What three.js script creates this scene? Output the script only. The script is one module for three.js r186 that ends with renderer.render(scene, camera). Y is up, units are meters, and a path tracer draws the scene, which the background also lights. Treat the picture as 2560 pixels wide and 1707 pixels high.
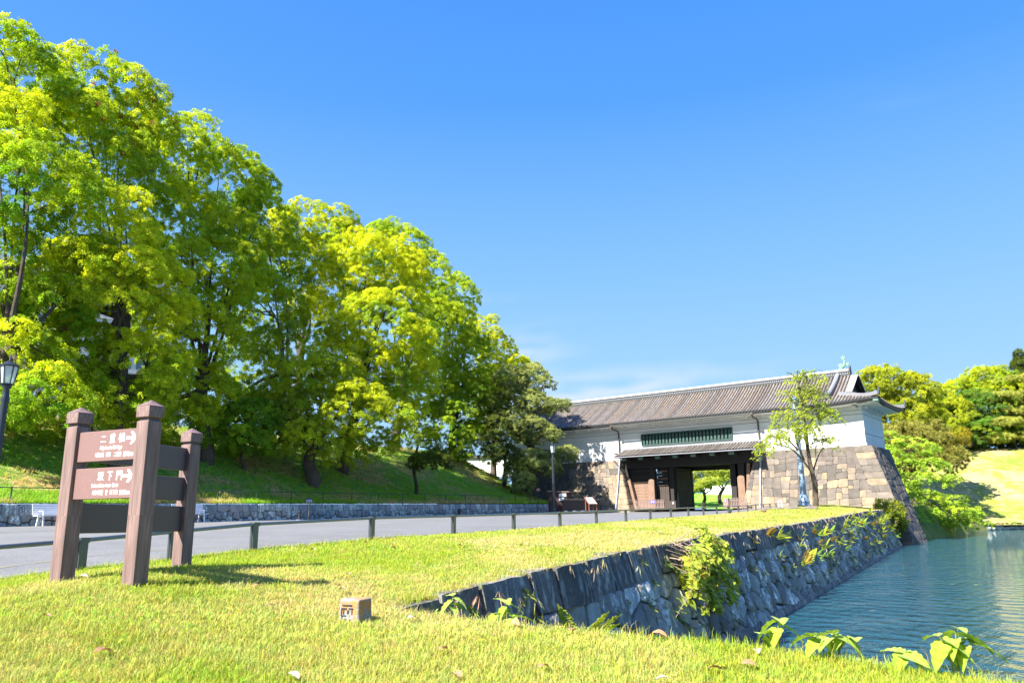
import * as THREE from 'three';
import { mergeGeometries, toCreasedNormals } from 'three/addons/utils/BufferGeometryUtils.js';
import { RoundedBoxGeometry } from 'three/addons/geometries/RoundedBoxGeometry.js';

// ---------------------------------------------------------------- camera, sky, sun, exposure
const scene = new THREE.Scene();
const EXPOSURE = 3.35;
const camera = new THREE.PerspectiveCamera(48.38, 1024 / 682, 0.05, 900);
{
  const pitch = 0.2249, roll = 0.0118;
  const F = new THREE.Vector3(0, Math.sin(pitch), -Math.cos(pitch)), R0 = new THREE.Vector3(1, 0, 0), U0 = new THREE.Vector3(0, Math.cos(pitch), Math.sin(pitch));
  const R = R0.clone().multiplyScalar(Math.cos(roll)).addScaledVector(U0, -Math.sin(roll));
  const U = U0.clone().multiplyScalar(Math.cos(roll)).addScaledVector(R0, Math.sin(roll));
  camera.quaternion.setFromRotationMatrix(new THREE.Matrix4().makeBasis(R, U, F.clone().negate()));
  camera.focus = 17; camera.userData.fStop = 6.3;
}
const renderer = new THREE.WebGLRenderer({ antialias: true });
renderer.setSize(1024, 682);
renderer.toneMapping = THREE.LinearToneMapping;
renderer.toneMappingExposure = EXPOSURE;
renderer.shadowMap.enabled = true;

const SUN = new THREE.Vector3(-0.56, 0.68, 0.47).normalize();
const sun = new THREE.DirectionalLight(new THREE.Color(1.0, 0.95, 0.86), 5);
sun.name = 'sun';
sun.position.copy(SUN).multiplyScalar(140); sun.target.position.set(0, 0, -45);
sun.position.add(sun.target.position);
sun.castShadow = true; sun.shadow.mapSize.set(4096, 4096); sun.shadow.radius = 1;
Object.assign(sun.shadow.camera, { left: -90, right: 90, top: 90, bottom: -90, near: 1, far: 400 });
scene.add(sun, sun.target);

// ---------------------------------------------------------------- random numbers and noise
function Rng(seed) {
  let s = seed >>> 0;
  const f = () => { s = (s + 0x6d2b79f5) | 0; let t = Math.imul(s ^ (s >>> 15), 1 | s); t = (t + Math.imul(t ^ (t >>> 7), 61 | t)) ^ t; return ((t ^ (t >>> 14)) >>> 0) / 4294967296; };
  f.in = (a, b) => a + (b - a) * f(); f.pick = (a) => a[Math.floor(f() * a.length)]; f.sn = () => (f() + f() + f() - 1.5) / 1.5;
  return f;
}
const hash = (x, y, z = 0) => { let h = Math.imul(x, 374761393) ^ Math.imul(y, 668265263) ^ Math.imul(z, 1274126177); h = Math.imul(h ^ (h >>> 13), 1274126177); return ((h ^ (h >>> 16)) >>> 0) / 4294967296; };
const fade = (t) => t * t * (3 - 2 * t), mix = (a, b, t) => a + (b - a) * t, clamp = (x, a = 0, b = 1) => Math.min(b, Math.max(a, x));
const sstep = (a, b, x) => fade(clamp((x - a) / (b - a)));
function vnoise(x, y, per = 0, seed = 0) {            // value noise, tileable when per > 0
  const xi = Math.floor(x), yi = Math.floor(y), u = fade(x - xi), v = fade(y - yi);
  const w = (a) => (per ? ((a % per) + per) % per : a);
  const a = hash(w(xi), w(yi), seed), b = hash(w(xi + 1), w(yi), seed), c = hash(w(xi), w(yi + 1), seed), d = hash(w(xi + 1), w(yi + 1), seed);
  return mix(mix(a, b, u), mix(c, d, u), v);
}
function fbm(x, y, oct = 4, per = 0, seed = 0) {
  let s = 0, a = 0.5, n = 0;
  for (let i = 0; i < oct; i++) { s += a * vnoise(x, y, per, seed + i * 17); n += a; x *= 2; y *= 2; per *= 2; a *= 0.5; }
  return s / n;
}
const lut = (table, x) => {                            // piecewise linear table [[x, y], ...]
  if (x <= table[0][0]) return table[0][1];
  for (let i = 1; i < table.length; i++) if (x <= table[i][0]) { const [a, p] = table[i - 1], [b, q] = table[i]; return mix(p, q, (x - a) / (b - a)); }
  return table[table.length - 1][1];
};

// the sky: clear, brighter towards the sun and the horizon, a few thin streaks of cloud low down
{
  const W = 1024, H = 512, data = new Float32Array(W * H * 4), d = new THREE.Vector3();
  const E = [[-90, [.5, .6, .62]], [-2, [.5, .68, .85]], [0, [.46, .76, 1.05]], [8, [.41, .72, 1.06]], [18, [.25, .57, 1.06]], [30, [.09, .375, 1.05]], [45, [.035, .265, 1.0]], [90, [.02, .19, .85]]];
  const S2 = SUN.clone();
  for (let j = 0; j < H; j++) for (let i = 0; i < W; i++) {
    const el = ((j + 0.5) / H) * 180 - 90, az = ((i + 0.5) / W - 0.5) * 2 * Math.PI, ce = Math.cos(el * Math.PI / 180);
    d.set(Math.cos(az) * ce, Math.sin(el * Math.PI / 180), Math.sin(az) * ce);
    const g = Math.acos(clamp(d.dot(S2), -1, 1)) * 180 / Math.PI;
    const glow = 1.1 * Math.exp(-g / 15) + 0.24 * Math.exp(-g / 48);
    const o = (j * W + i) * 4;
    // streaks of cirrus: stretched along the horizon
    let cl = 0;
    if (el > 1 && el < 34) {
      const a2 = az * 180 / Math.PI, n = fbm(a2 / 9 + el * 0.18, el / 1.5 + a2 * 0.03, 5, 0, 5), m = fbm(a2 / 26, el / 7, 3, 0, 91);
      cl = sstep(0.58, 0.82, n) * sstep(0.48, 0.66, m) * sstep(1, 5, el) * (1 - sstep(12, 30, el)) * 0.6;
      for (const [ca, ce2, wa, we, k] of [[-84, 9.0, 9, 1.2, .8], [-90.5, 11.8, 4, 1.8, .6], [-76, 8.6, 8, .8, .5]]) cl = Math.max(cl, k * Math.exp(-(((a2 - ca) / wa) ** 2) - (((el - ce2 - (a2 - ca) * .07) / we) ** 2)) * sstep(.32, .7, fbm(a2 / 4.5 + el * .5, el / .45 - a2 * .16, 5, 0, 15)));
    }
    for (let k = 0; k < 3; k++) {
      const base = lut(E.map(([e, c]) => [e, c[k]]), el), add = glow * [0.62, 0.62, 0.5][k];
      data[o + k] = mix(base + add, [.92, .96, 1.05][k], cl) / EXPOSURE;
    }
    data[o + 3] = 1;
  }
  const sky = new THREE.DataTexture(data, W, H, THREE.RGBAFormat, THREE.FloatType);
  sky.mapping = THREE.EquirectangularReflectionMapping; sky.magFilter = THREE.LinearFilter; sky.minFilter = THREE.LinearFilter; sky.needsUpdate = true;
  scene.background = sky; scene.environment = sky;
}

// ---------------------------------------------------------------- naming helpers
const used = new Map();
function numbered(name) { const n = used.get(name) || 0; used.set(name, n + 1); return n ? name + '_' + String(n).padStart(3, '0') : name; }
function tag(o, label, category, group) { o.userData.label = label; o.userData.category = category; if (group) o.userData.group = group; return o; }
function thing(name, label, category, [x, y, z] = [0, 0, 0], turn = 0, group) {
  const o = new THREE.Group(); o.name = numbered(name); scene.add(o); o.position.set(x, y, z); o.rotation.y = turn;
  return tag(o, label, category, group);
}
function part(name, geo, mat, parent) {
  const m = new THREE.Mesh(Array.isArray(geo) ? merge(geo) : geo, mat); m.name = name; m.castShadow = m.receiveShadow = true; parent.add(m); return m;
}
function struct(name, geo, mat) { const m = new THREE.Mesh(geo, mat); m.name = numbered(name); m.receiveShadow = m.castShadow = true; m.userData.kind = 'structure'; scene.add(m); return m; }
function dup(root, [x, y, z], turn, label) {
  const r = root.clone(); r.name = numbered(root.name.replace(/_\d+$/, '')); scene.add(r); r.position.set(x, y, z); if (turn !== undefined) r.rotation.y = turn;
  r.userData = { ...root.userData }; if (label) r.userData.label = label;
  return r;
}
const instances = (name, geo, mat, mats, cols, parent) => {
  const m = new THREE.InstancedMesh(geo, mat, mats.length); m.name = name;
  mats.forEach((x, i) => { m.setMatrixAt(i, x); if (cols) m.setColorAt(i, cols[i]); });
  m.castShadow = m.receiveShadow = true; m.userData.kind = 'stuff'; parent.add(m); return m;
};

// ---------------------------------------------------------------- geometry helpers
const V = (x, y, z) => new THREE.Vector3(x, y, z);
function clean(g) { const a = {}; for (const k of ['position', 'normal', 'uv']) a[k] = g.attributes[k]; const o = new THREE.BufferGeometry(); for (const k in a) if (a[k]) o.setAttribute(k, a[k]); if (g.index) o.setIndex(g.index); return o.index ? o.toNonIndexed() : o; }
const merge = (list) => mergeGeometries(list.map(clean), false);
function box(w, h, d, x = 0, y = 0, z = 0, r) {        // uv in metres; r = chamfer
  const g = r ? new RoundedBoxGeometry(w, h, d, 1, r) : new THREE.BoxGeometry(w, h, d), p = g.attributes.position, n = g.attributes.normal, uv = g.attributes.uv;
  for (let i = 0; i < p.count; i++) {
    const ax = Math.abs(n.getX(i)), ay = Math.abs(n.getY(i)), az = Math.abs(n.getZ(i));
    if (ax >= ay && ax >= az) uv.setXY(i, p.getZ(i), p.getY(i)); else if (ay >= az) uv.setXY(i, p.getX(i), p.getZ(i)); else uv.setXY(i, p.getX(i), p.getY(i));
  }
  g.translate(x, y, z); return g;
}
const cyl = (r0, r1, h, x = 0, y = 0, z = 0, n = 12) => new THREE.CylinderGeometry(r1, r0, h, n).translate(x, y + h / 2, z);   // r0 at the foot
const lathe = (pts, n = 20) => new THREE.LatheGeometry(pts.map(([r, y]) => new THREE.Vector2(r, y)), n);
function beam(a, b, w, h, r) {                         // box from a to b
  const L = a.distanceTo(b), g = box(w, h, L, 0, 0, 0, r), m = new THREE.Matrix4().lookAt(b, a, Math.abs(b.y - a.y) > 0.95 * L ? V(1, 0, 0) : V(0, 1, 0));
  return g.applyMatrix4(m).translate((a.x + b.x) / 2, (a.y + b.y) / 2, (a.z + b.z) / 2);
}
function limb(pts, r0, r1, seg = 10, rad = 8, wob = 0, rng = null) {      // tapered tube along a curve
  const c = new THREE.CatmullRomCurve3(pts), fr = c.computeFrenetFrames(seg, false), pos = [], uv = [], idx = [], len = c.getLength();
  for (let i = 0; i <= seg; i++) {
    const t = i / seg, P = c.getPointAt(t), r = mix(r0, r1, Math.pow(t, 0.85));
    for (let j = 0; j <= rad; j++) {
      const a = (j / rad) * 2 * Math.PI, k = r * (1 + (wob ? wob * (vnoise(t * len * 1.5 + 7, Math.cos(a) * 2 + Math.sin(a) * 3 + 9, 0, 3) - 0.5) : 0));
      pos.push(P.x + (fr.normals[i].x * Math.cos(a) + fr.binormals[i].x * Math.sin(a)) * k, P.y + (fr.normals[i].y * Math.cos(a) + fr.binormals[i].y * Math.sin(a)) * k, P.z + (fr.normals[i].z * Math.cos(a) + fr.binormals[i].z * Math.sin(a)) * k);
      uv.push((j / rad) * Math.max(1, Math.round(r0 * 6)), t * len);
    }
  }
  for (let i = 0; i < seg; i++) for (let j = 0; j < rad; j++) { const a = i * (rad + 1) + j, b = a + rad + 1; idx.push(a, b, a + 1, b, b + 1, a + 1); }
  const g = new THREE.BufferGeometry(); g.setAttribute('position', new THREE.Float32BufferAttribute(pos, 3)); g.setAttribute('uv', new THREE.Float32BufferAttribute(uv, 2)); g.setIndex(idx); g.computeVertexNormals(); return g;
}
function sheet(rows, cols, f, color) {                 // f(i, j) -> [x, y, z]; uv = x, z in metres; color(x, y, z) -> [r, g, b]
  const pos = [], uv = [], idx = [], col = [];
  for (let i = 0; i <= rows; i++) for (let j = 0; j <= cols; j++) { const p = f(i / rows, j / cols); pos.push(...p); uv.push(p[0], p[2]); if (color) col.push(...color(...p)); }
  for (let i = 0; i < rows; i++) for (let j = 0; j < cols; j++) { const a = i * (cols + 1) + j, b = a + cols + 1; idx.push(a, a + 1, b, b, a + 1, b + 1); }
  const g = new THREE.BufferGeometry(); g.setAttribute('position', new THREE.Float32BufferAttribute(pos, 3)); g.setAttribute('uv', new THREE.Float32BufferAttribute(uv, 2));
  if (color) g.setAttribute('color', new THREE.Float32BufferAttribute(col, 3));
  g.setIndex(idx); g.computeVertexNormals();
  return g;
}
// Voronoi cells of points inside a rectangle -> convex polygons
function voronoi(pts, x0, y0, x1, y1, reach) {
  return pts.map((p, i) => {
    let poly = [[x0, y0], [x1, y0], [x1, y1], [x0, y1]];
    for (let k = 0; k < pts.length && poly.length; k++) {
      if (k === i) continue;
      const q = pts[k], dx = q[0] - p[0], dy = q[1] - p[1], w = (q[2] || 0) - (p[2] || 0);
      if (Math.abs(dx) > reach || Math.abs(dy) > reach) continue;
      const c = (q[0] * q[0] + q[1] * q[1] - p[0] * p[0] - p[1] * p[1]) / 2 - w, out = [];
      for (let a = 0; a < poly.length; a++) {
        const A = poly[a], B = poly[(a + 1) % poly.length], fa = A[0] * dx + A[1] * dy - c, fb = B[0] * dx + B[1] * dy - c;
        if (fa <= 0) out.push(A);
        if (fa * fb < 0) { const t = fa / (fa - fb); out.push([A[0] + (B[0] - A[0]) * t, A[1] + (B[1] - A[1]) * t]); }
      }
      poly = out;
    }
    return poly;
  });
}
// a wall face cut into fitted blocks: cut again and again across the longer side with slightly slanted cuts
function blocks(poly, size, rng, out = []) {
  const xs = poly.map((p) => p[0]), ys = poly.map((p) => p[1]), w = Math.max(...xs) - Math.min(...xs), h = Math.max(...ys) - Math.min(...ys), A = area(poly);
  if (A < size * rng.in(.3, 2.4) && w < h * 2.6 && h < w * 1.7) { out.push(poly); return out; }
  const big = A > size * 14, vert = w > h * rng.in(.9, 1.25), t = rng.in(.36, .64), sl = rng.in(-.17, .17) * (big ? .35 : 1), cx = Math.min(...xs) + w * (vert ? t : .5), cy = Math.min(...ys) + h * (vert ? .5 : t);
  const f = vert ? ([x, y]) => x - cx + (y - cy) * sl : ([x, y]) => y - cy + (x - cx) * sl;
  for (const s of [1, -1]) { const o = []; for (let a = 0; a < poly.length; a++) { const P = poly[a], Q = poly[(a + 1) % poly.length], fa = f(P) * s, fb = f(Q) * s; if (fa <= 0) o.push(P); if (fa * fb < 0) { const k = fa / (fa - fb); o.push([mix(P[0], Q[0], k), mix(P[1], Q[1], k)]); } } if (o.length > 2 && area(o) > .004) blocks(o, size, rng, out); }
  return out;
}
const area = (p) => Math.abs(p.reduce((s, a, i) => { const b = p[(i + 1) % p.length]; return s + a[0] * b[1] - a[1] * b[0]; }, 0) / 2);
const centre = (p) => [p.reduce((s, a) => s + a[0], 0) / p.length, p.reduce((s, a) => s + a[1], 0) / p.length];
// One stone from a polygon on a wall face. at(u, v, d) -> Vector3 (d out of the wall). Rim, chamfer and an uneven front with a raised middle.
function stone(poly, at, rng, { gap = 0.012, bevel = 0.04, proud = 0.03, bulge = 0.03, back = -0.15, rough = 0.015, soft = false, cut = 0 }) {
  const c = centre(poly); let P = [];
  for (let i = 0; i < poly.length; i++) {              // drop tiny edges, round corners a little
    const a = poly[i], b = poly[(i + 1) % poly.length], L = Math.hypot(a[0] - b[0], a[1] - b[1]);
    if (L < 0.03) continue;
    P.push(a);
    if (soft) P.push([mix(a[0], b[0], 0.5) + rng.in(-.012, .012), mix(a[1], b[1], 0.5) + rng.in(-.012, .012)]);
  }
  if (P.length < 3) return null;
  if (soft || cut) { const Q = []; const n = P.length; for (let i = 0; i < n; i++) { const a = P[(i + n - 1) % n], b = P[i], d = P[(i + 1) % n], k = soft ? 0.22 : cut; Q.push([mix(b[0], a[0], k), mix(b[1], a[1], k)], [mix(b[0], d[0], k), mix(b[1], d[1], k)]); } P = Q; }
  const n = P.length, R = Math.sqrt(area(poly) / Math.PI), ring = (inset, d, j) => P.map(([x, y]) => { const dx = x - c[0], dy = y - c[1], L = Math.hypot(dx, dy) || 1, k = Math.max(0.1, (L - inset) / L); return [c[0] + dx * k, c[1] + dy * k, d + (j ? rng.in(-j, j) : 0)]; });
  const tilt = [rng.in(-.05, .05), rng.in(-.05, .05)], bv = Math.min(bevel, R * 0.5);
  const rings = [ring(gap, back), ring(gap, proud - bv * 0.6), ring(gap + bv, proud + bulge * .35, rough), ring(gap + bv + R * 0.38, proud + bulge * .8, rough)];
  const pos = [], uv = [], idx = [], ou = rng.in(0, 20), ov = rng.in(0, 20);
  const put = ([x, y, d]) => { const q = at(x, y, d + (d > 0 ? (x - c[0]) * tilt[0] + (y - c[1]) * tilt[1] : 0)); pos.push(q.x, q.y, q.z); uv.push(x + ou, y + ov); };
  rings.forEach((r) => r.forEach(put)); put([c[0] + rng.in(-.2, .2) * R, c[1] + rng.in(-.2, .2) * R, proud + bulge + rng.in(-rough, rough)]);
  for (let k = 0; k < 3; k++) for (let i = 0; i < n; i++) { const a = k * n + i, b = k * n + (i + 1) % n; idx.push(a, b, a + n, b, b + n, a + n); }
  for (let i = 0; i < n; i++) idx.push(3 * n + i, 3 * n + (i + 1) % n, 4 * n);
  let g = new THREE.BufferGeometry(); g.setAttribute('position', new THREE.Float32BufferAttribute(pos, 3)); g.setAttribute('uv', new THREE.Float32BufferAttribute(uv, 2)); g.setIndex(idx);
  if (soft) { g.computeVertexNormals(); return clean(g); }
  g.computeVertexNormals();
  return clean(toCreasedNormals(g, 0.5));
}

// ---------------------------------------------------------------- textures and materials
function tex(n, fn, { srgb = true, rep = 1, h = n } = {}) {
  const d = new Uint8Array(n * h * 4);
  const enc = (x) => { x = clamp(x); return Math.round(255 * (srgb ? (x <= 0.0031308 ? 12.92 * x : 1.055 * Math.pow(x, 1 / 2.4) - 0.055) : x)); };
  for (let j = 0; j < h; j++) for (let i = 0; i < n; i++) { const c = fn(i / n, j / h), o = (j * n + i) * 4; d[o] = enc(c[0]); d[o + 1] = enc(c[1]); d[o + 2] = enc(c[2]); d[o + 3] = 255; }
  const t = new THREE.DataTexture(d, n, h); t.wrapS = t.wrapT = THREE.RepeatWrapping; t.magFilter = THREE.LinearFilter; t.minFilter = THREE.LinearMipmapLinearFilter; t.generateMipmaps = true;
  if (srgb) t.colorSpace = THREE.SRGBColorSpace; t.repeat.set(rep, rep); t.needsUpdate = true; return t;
}
const again = (t, rx, ry = rx) => { const c = t.clone(); c.repeat.set(rx, ry); c.needsUpdate = true; return c; };
const gray = (f) => (u, v) => { const x = f(u, v); return [x, x, x]; };
const T = {};
T.grain = tex(512, gray((u, v) => 0.35 * fbm(u * 8, v * 8, 6, 8, 1) + 0.65 * fbm(u * 48, v * 48, 3, 48, 2)), { srgb: false });
T.rock = tex(512, gray((u, v) => { const a = fbm(u * 6, v * 6, 6, 6, 11), b = Math.abs(fbm(u * 10, v * 10, 4, 10, 12) - .5) * 2; return 0.6 * a + 0.4 * b; }), { srgb: false });
// dark moat stone: grey to blue-black with pale lichen blotches and runs of water stain
T.moat = tex(1024, (u, v) => {
  const a = fbm(u * 6, v * 6, 6, 6, 21), st = fbm(u * 40, v * 3, 4, 0, 23) * (1 - v) + fbm(u * 40, v * 3 - 3, 4, 0, 23) * v, l = fbm(u * 18, v * 14, 5, 2, 25), fine = fbm(u * 90, v * 90, 2, 90, 26);
  let k = 0.5 + 0.9 * (a - .3) + 0.35 * (fine - .5);
  const lich = sstep(.5, .66, st) * sstep(.42, .6, l) * .9 + sstep(.62, .74, l) * .7;
  return [mix(.285 * k, .46, lich), mix(.275 * k, .465, lich), mix(.255 * k, .43, lich)];
});
T.ash = tex(512, (u, v) => { const a = fbm(u * 5, v * 5, 6, 5, 31), f = fbm(u * 60, v * 60, 2, 60, 32), s = fbm(u * 14, v * 5, 4, 1, 33); const k = 0.72 + 0.42 * (a - .5) + 0.28 * (f - .5) - 0.2 * sstep(.56, .72, s); return [k, k * .985, k * .96]; });
T.lawn = tex(1024, (u, v) => {
  const f = fbm(u * 130, v * 130, 2, 130, 41), m = fbm(u * 22, v * 22, 4, 22, 42), p = fbm(u * 5, v * 5, 4, 5, 43), g = sstep(.38, .66, .5 * p + .5 * m), k = .62 + .75 * (f - .3);
  return [mix(.62, .36, g) * k, mix(.55, .46, g) * k, mix(.22, .05, g) * k];
});
T.slope = tex(1024, (u, v) => {
  const f = fbm(u * 110, v * 110, 2, 110, 51), m = fbm(u * 20, v * 20, 4, 20, 52), p = fbm(u * 6, v * 6, 4, 6, 53), d = sstep(.5, .64, .45 * p + .55 * m), k = .55 + .9 * (f - .3);
  return [mix(.2, .5, d) * k, mix(.29, .38, d) * k, mix(.03, .14, d) * k];
});
T.asphalt = tex(1024, (u, v) => {
  const f = fbm(u * 200, v * 200, 2, 200, 61), g = vnoise(u * 340, v * 340, 340, 62), p = fbm(u * 6, v * 6, 4, 6, 63), crack = 1 - sstep(.0, .012, Math.abs(fbm(u * 4, v * 4, 5, 4, 64) - .5));
  const k = (.80 + .30 * (p - .5) + .36 * (f - .5) + .34 * (g - .5)) * (1 - .12 * crack);
  return [.19 * k + .012 * crack, .191 * k + .01 * crack, .198 * k];
});
T.wood = tex(512, (u, v) => { const w = fbm(u * 34, v * 2.2, 4, 0, 71), s = fbm(u * 120, v * 6, 2, 0, 72), k = .62 + .6 * (w - .5) + .35 * (s - .5) + .2 * (fbm(u * 4, v * 4, 3, 4, 73) - .5); return [k, k, k]; });
T.bark = tex(512, (u, v) => { const r = Math.abs(fbm(u * 14, v * 4, 5, 2, 81) - .5) * 2.4, f = fbm(u * 50, v * 30, 3, 10, 82), k = .45 + .55 * r + .4 * (f - .5); return [k, k * .95, k * .9]; });
T.plaster = tex(512, (u, v) => { const a = fbm(u * 4, v * 4, 5, 4, 91), s = fbm(u * 30, v * 2, 4, 1, 92), k = 1 - .08 * (a - .3) - .16 * sstep(.56, .8, s); return [k, k, k * .995]; });
T.tile = tex(512, (u, v) => {                       // u along the row of round tiles, v across: joints, weathering
  const a = fbm(u * 16, v * 16, 4, 16, 101), s = hash(Math.floor(u * 16), Math.floor(v * 8), 5), j = 1 - .45 * (1 - sstep(0, .09, Math.abs(((u * 16) % 1) - .5) < .46 ? 1 : 0)), k = (.55 + .5 * a) * (.75 + .5 * s) * j, w = sstep(.5, .75, fbm(u * 8, v * 24, 4, 8, 104));
  return [mix(.31, .29, w) * k, mix(.25, .275, w) * k, mix(.20, .27, w) * k];
});
T.wave = tex(1024, gray((u, v) => {
  let s = 0, a = 1, n = 0; const w = (f, ax, ay, ph) => Math.sin(2 * Math.PI * (ax * u * f + ay * v * f) + ph);
  for (let o = 0; o < 5; o++) { const f = 6 * 2 ** o; s += a * (1 - Math.abs(2 * vnoise(u * f + 0.0, v * f, f, 200 + o) - 1)) + a * .3 * w(f / 2, 1, o % 2 ? 1 : -1, o); n += a * 1.3; a *= .52; }
  return .5 + (s / n - .5) * (.2 + 1.6 * fbm(u * 3, v * 3, 3, 3, 77));
}), { srgb: false });

const M = {};
const std = (o) => new THREE.MeshStandardMaterial(o), rgb = (r, g, b) => new THREE.Color().setRGB(r, g, b);
M.lawn = std({ map: again(T.lawn, 1 / 3.1), vertexColors: true, roughness: 1, bumpMap: again(T.grain, 1 / .9), bumpScale: 0.03 });
M.slope = std({ map: again(T.slope, 1 / 5.3), vertexColors: true, roughness: 1, bumpMap: again(T.grain, 1 / 1.7), bumpScale: 0.07 });
M.hill = std({ map: again(T.lawn, 1 / 17), vertexColors: true, roughness: 1, bumpMap: again(T.grain, 1 / 5), bumpScale: 0.25 });
M.asphalt = std({ map: again(T.asphalt, 1 / 3.3), vertexColors: true, roughness: .86, bumpMap: again(T.grain, 1 / .6), bumpScale: 0.004 });
M.soil = std({ color: rgb(.04, .036, .03), roughness: 1 });
const stoneMat = (c, map, r, bs, bump = T.rock, br = .9) => std({ color: rgb(...c), map: again(map, r), roughness: .92, bumpMap: again(bump, br), bumpScale: bs });
M.moat = [[.9, .95, 1], [1.15, 1.2, 1.25], [.7, .72, .76]].map((c) => stoneMat(c.map((x, i) => x * [1.75, 1.66, 1.55][i]), T.moat, 1 / 2.3, .03)).concat([[.225, .215, .195], [.29, .295, .27], [.165, .155, .145], [.25, .235, .215]].map((c) => stoneMat([c[0] * 1.5, c[1] * 1.5, c[2] * 1.5], T.ash, 1 / 1.4, .03)));
M.cap = [[.66, .6, .56], [.5, .46, .44], [.82, .76, .72]].map((c) => stoneMat(c, T.moat, 1 / 2.4, .035));
M.ret = [[.30, .345, .35], [.22, .25, .26], [.38, .42, .42], [.27, .27, .275], [.33, .36, .37]].map((c, i) => stoneMat(i % 2 ? c.map((x) => x * 1.35) : c.map((x) => x * 4.4), i % 2 ? T.ash : T.moat, 1 / 1.6, .03));
M.warm = [[.37, .325, .285], [.47, .395, .32], [.31, .28, .255], [.54, .44, .32], [.22, .205, .195], [.41, .365, .33], [.60, .49, .35], [.28, .255, .24]].map((c) => stoneMat([.56, .53, .505].map((k, i) => k * c[i]), T.ash, 1 / 1.7, .02));
M.plaster = std({ color: rgb(.82, .82, .815), map: again(T.plaster, 1 / 4), roughness: .8 });
M.groove = std({ color: rgb(.16, .165, .18), roughness: .9 });
M.tile = std({ map: again(T.tile, .25, 1), color: rgb(.80, .85, .90), roughness: .62, bumpMap: again(T.grain, 1 / .5), bumpScale: .004 });
M.tileB = M.tile.clone(); M.tileB.color = rgb(.60, .61, .64);
M.tileC = M.tile.clone(); M.tileC.color = rgb(.86, .78, .70);
M.valley = std({ map: again(T.tile, .25, 1), color: rgb(.12, .105, .095), roughness: .8 });
M.tileDark = std({ color: rgb(.05, .052, .058), roughness: .6, bumpMap: again(T.grain, 2), bumpScale: .004 });
M.ridge = std({ color: rgb(.22, .23, .26), map: again(T.plaster, .5), roughness: .6, bumpMap: again(T.grain, 2), bumpScale: .006 });
M.woodDark = std({ color: rgb(.03, .026, .025), map: T.wood, roughness: .75, bumpMap: T.wood, bumpScale: .006 });
M.woodMid = std({ color: rgb(.085, .062, .05), map: T.wood, roughness: .8, bumpMap: T.wood, bumpScale: .006 });
M.woodRed = std({ color: rgb(.33, .205, .14), map: T.wood, roughness: .8, bumpMap: T.wood, bumpScale: .006 });
M.picket = std({ color: rgb(.34, .235, .2), map: T.wood, roughness: .85, bumpMap: T.wood, bumpScale: .004 });
M.iron = std({ color: rgb(.028, .035, .036), roughness: .5, metalness: .3, bumpMap: again(T.grain, 3), bumpScale: .004 });
M.copper = std({ color: rgb(.17, .34, .27), roughness: .7, map: again(T.ash, .9) });
M.copperPale = std({ color: rgb(.2, .36, .27), roughness: .75, map: again(T.ash, .9) });
M.copperDark = std({ color: rgb(.028, .085, .075), roughness: .6, map: again(T.ash, .9) });
M.gutter = std({ color: rgb(.05, .055, .045), roughness: .55 });
M.pipe = std({ color: rgb(.075, .05, .045), roughness: .5 });
M.pipeGray = std({ color: rgb(.26, .30, .36), roughness: .5 });
M.sign = std({ color: rgb(.275, .175, .16), map: again(T.wood, 1, 1), roughness: .62, bumpMap: again(T.wood, 1, 1), bumpScale: .0025 });
M.signBack = std({ color: rgb(.10, .07, .078), map: again(T.plaster, 1), roughness: .5 });
M.fence = std({ color: rgb(.10, .115, .12), roughness: .32, metalness: .65, bumpMap: again(T.grain, 2), bumpScale: .001 });
M.rail = std({ color: rgb(.15, .18, .22), roughness: .3, metalness: .7 });
M.fenceGreen = std({ color: rgb(.02, .05, .035), roughness: .5 });
M.lampBlack = std({ color: rgb(.03, .038, .05), roughness: .38, metalness: .3 });
M.lampGlass = new THREE.MeshPhysicalMaterial({ color: rgb(.82, .9, .88), roughness: .45, transmission: .55, thickness: 0 });
M.lampBlue = std({ color: rgb(.20, .29, .44), roughness: .45, metalness: .1 });
M.bark = std({ color: rgb(.13, .105, .085), map: again(T.bark, .7, .5), roughness: .95, bumpMap: again(T.bark, .7, .5), bumpScale: .05 });
M.barkPale = std({ color: rgb(.24, .19, .16), map: again(T.bark, 1, .6), roughness: .95, bumpMap: again(T.bark, 1, .6), bumpScale: .03 });
M.barkDark = std({ color: rgb(.07, .055, .048), map: again(T.bark, .8, .5), roughness: .95, bumpMap: again(T.bark, .8, .5), bumpScale: .05 });
const leafMat = (c, tr = .4, spec = .25) => new THREE.MeshPhysicalMaterial({ color: rgb(...c), vertexColors: true, roughness: 1, transmission: tr, thickness: 0, specularIntensity: spec });
M.leaf = leafMat([1, 1, 1], .55);
M.needle = leafMat([1, 1, 1], .3, .3);
M.grass = leafMat([1, 1, 1], .35, .3);
M.bigLeaf = new THREE.MeshPhysicalMaterial({ color: rgb(.36, .50, .035), roughness: .95, transmission: .5, thickness: 0, vertexColors: true, specularIntensity: .4, bumpMap: again(T.grain, 14), bumpScale: .002 });
M.deadLeaf = new THREE.MeshPhysicalMaterial({ color: rgb(.46, .22, .09), roughness: .95, transmission: .25, thickness: 0, bumpMap: again(T.grain, 9), bumpScale: .003 });
M.deadPale = new THREE.MeshPhysicalMaterial({ color: rgb(.55, .42, .29), roughness: .95, transmission: .25, thickness: 0, bumpMap: again(T.grain, 9), bumpScale: .003 });
M.stem = std({ color: rgb(.16, .17, .05), roughness: .8 });
M.twig = std({ color: rgb(.33, .25, .19), roughness: .9 });
M.white = std({ color: rgb(.7, .7, .72), roughness: .5 });
M.concrete = std({ color: rgb(.62, .62, .63), map: again(T.plaster, .1), roughness: .85 });
M.pane = std({ color: rgb(.10, .14, .19), roughness: .12, metalness: .2 });
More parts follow.
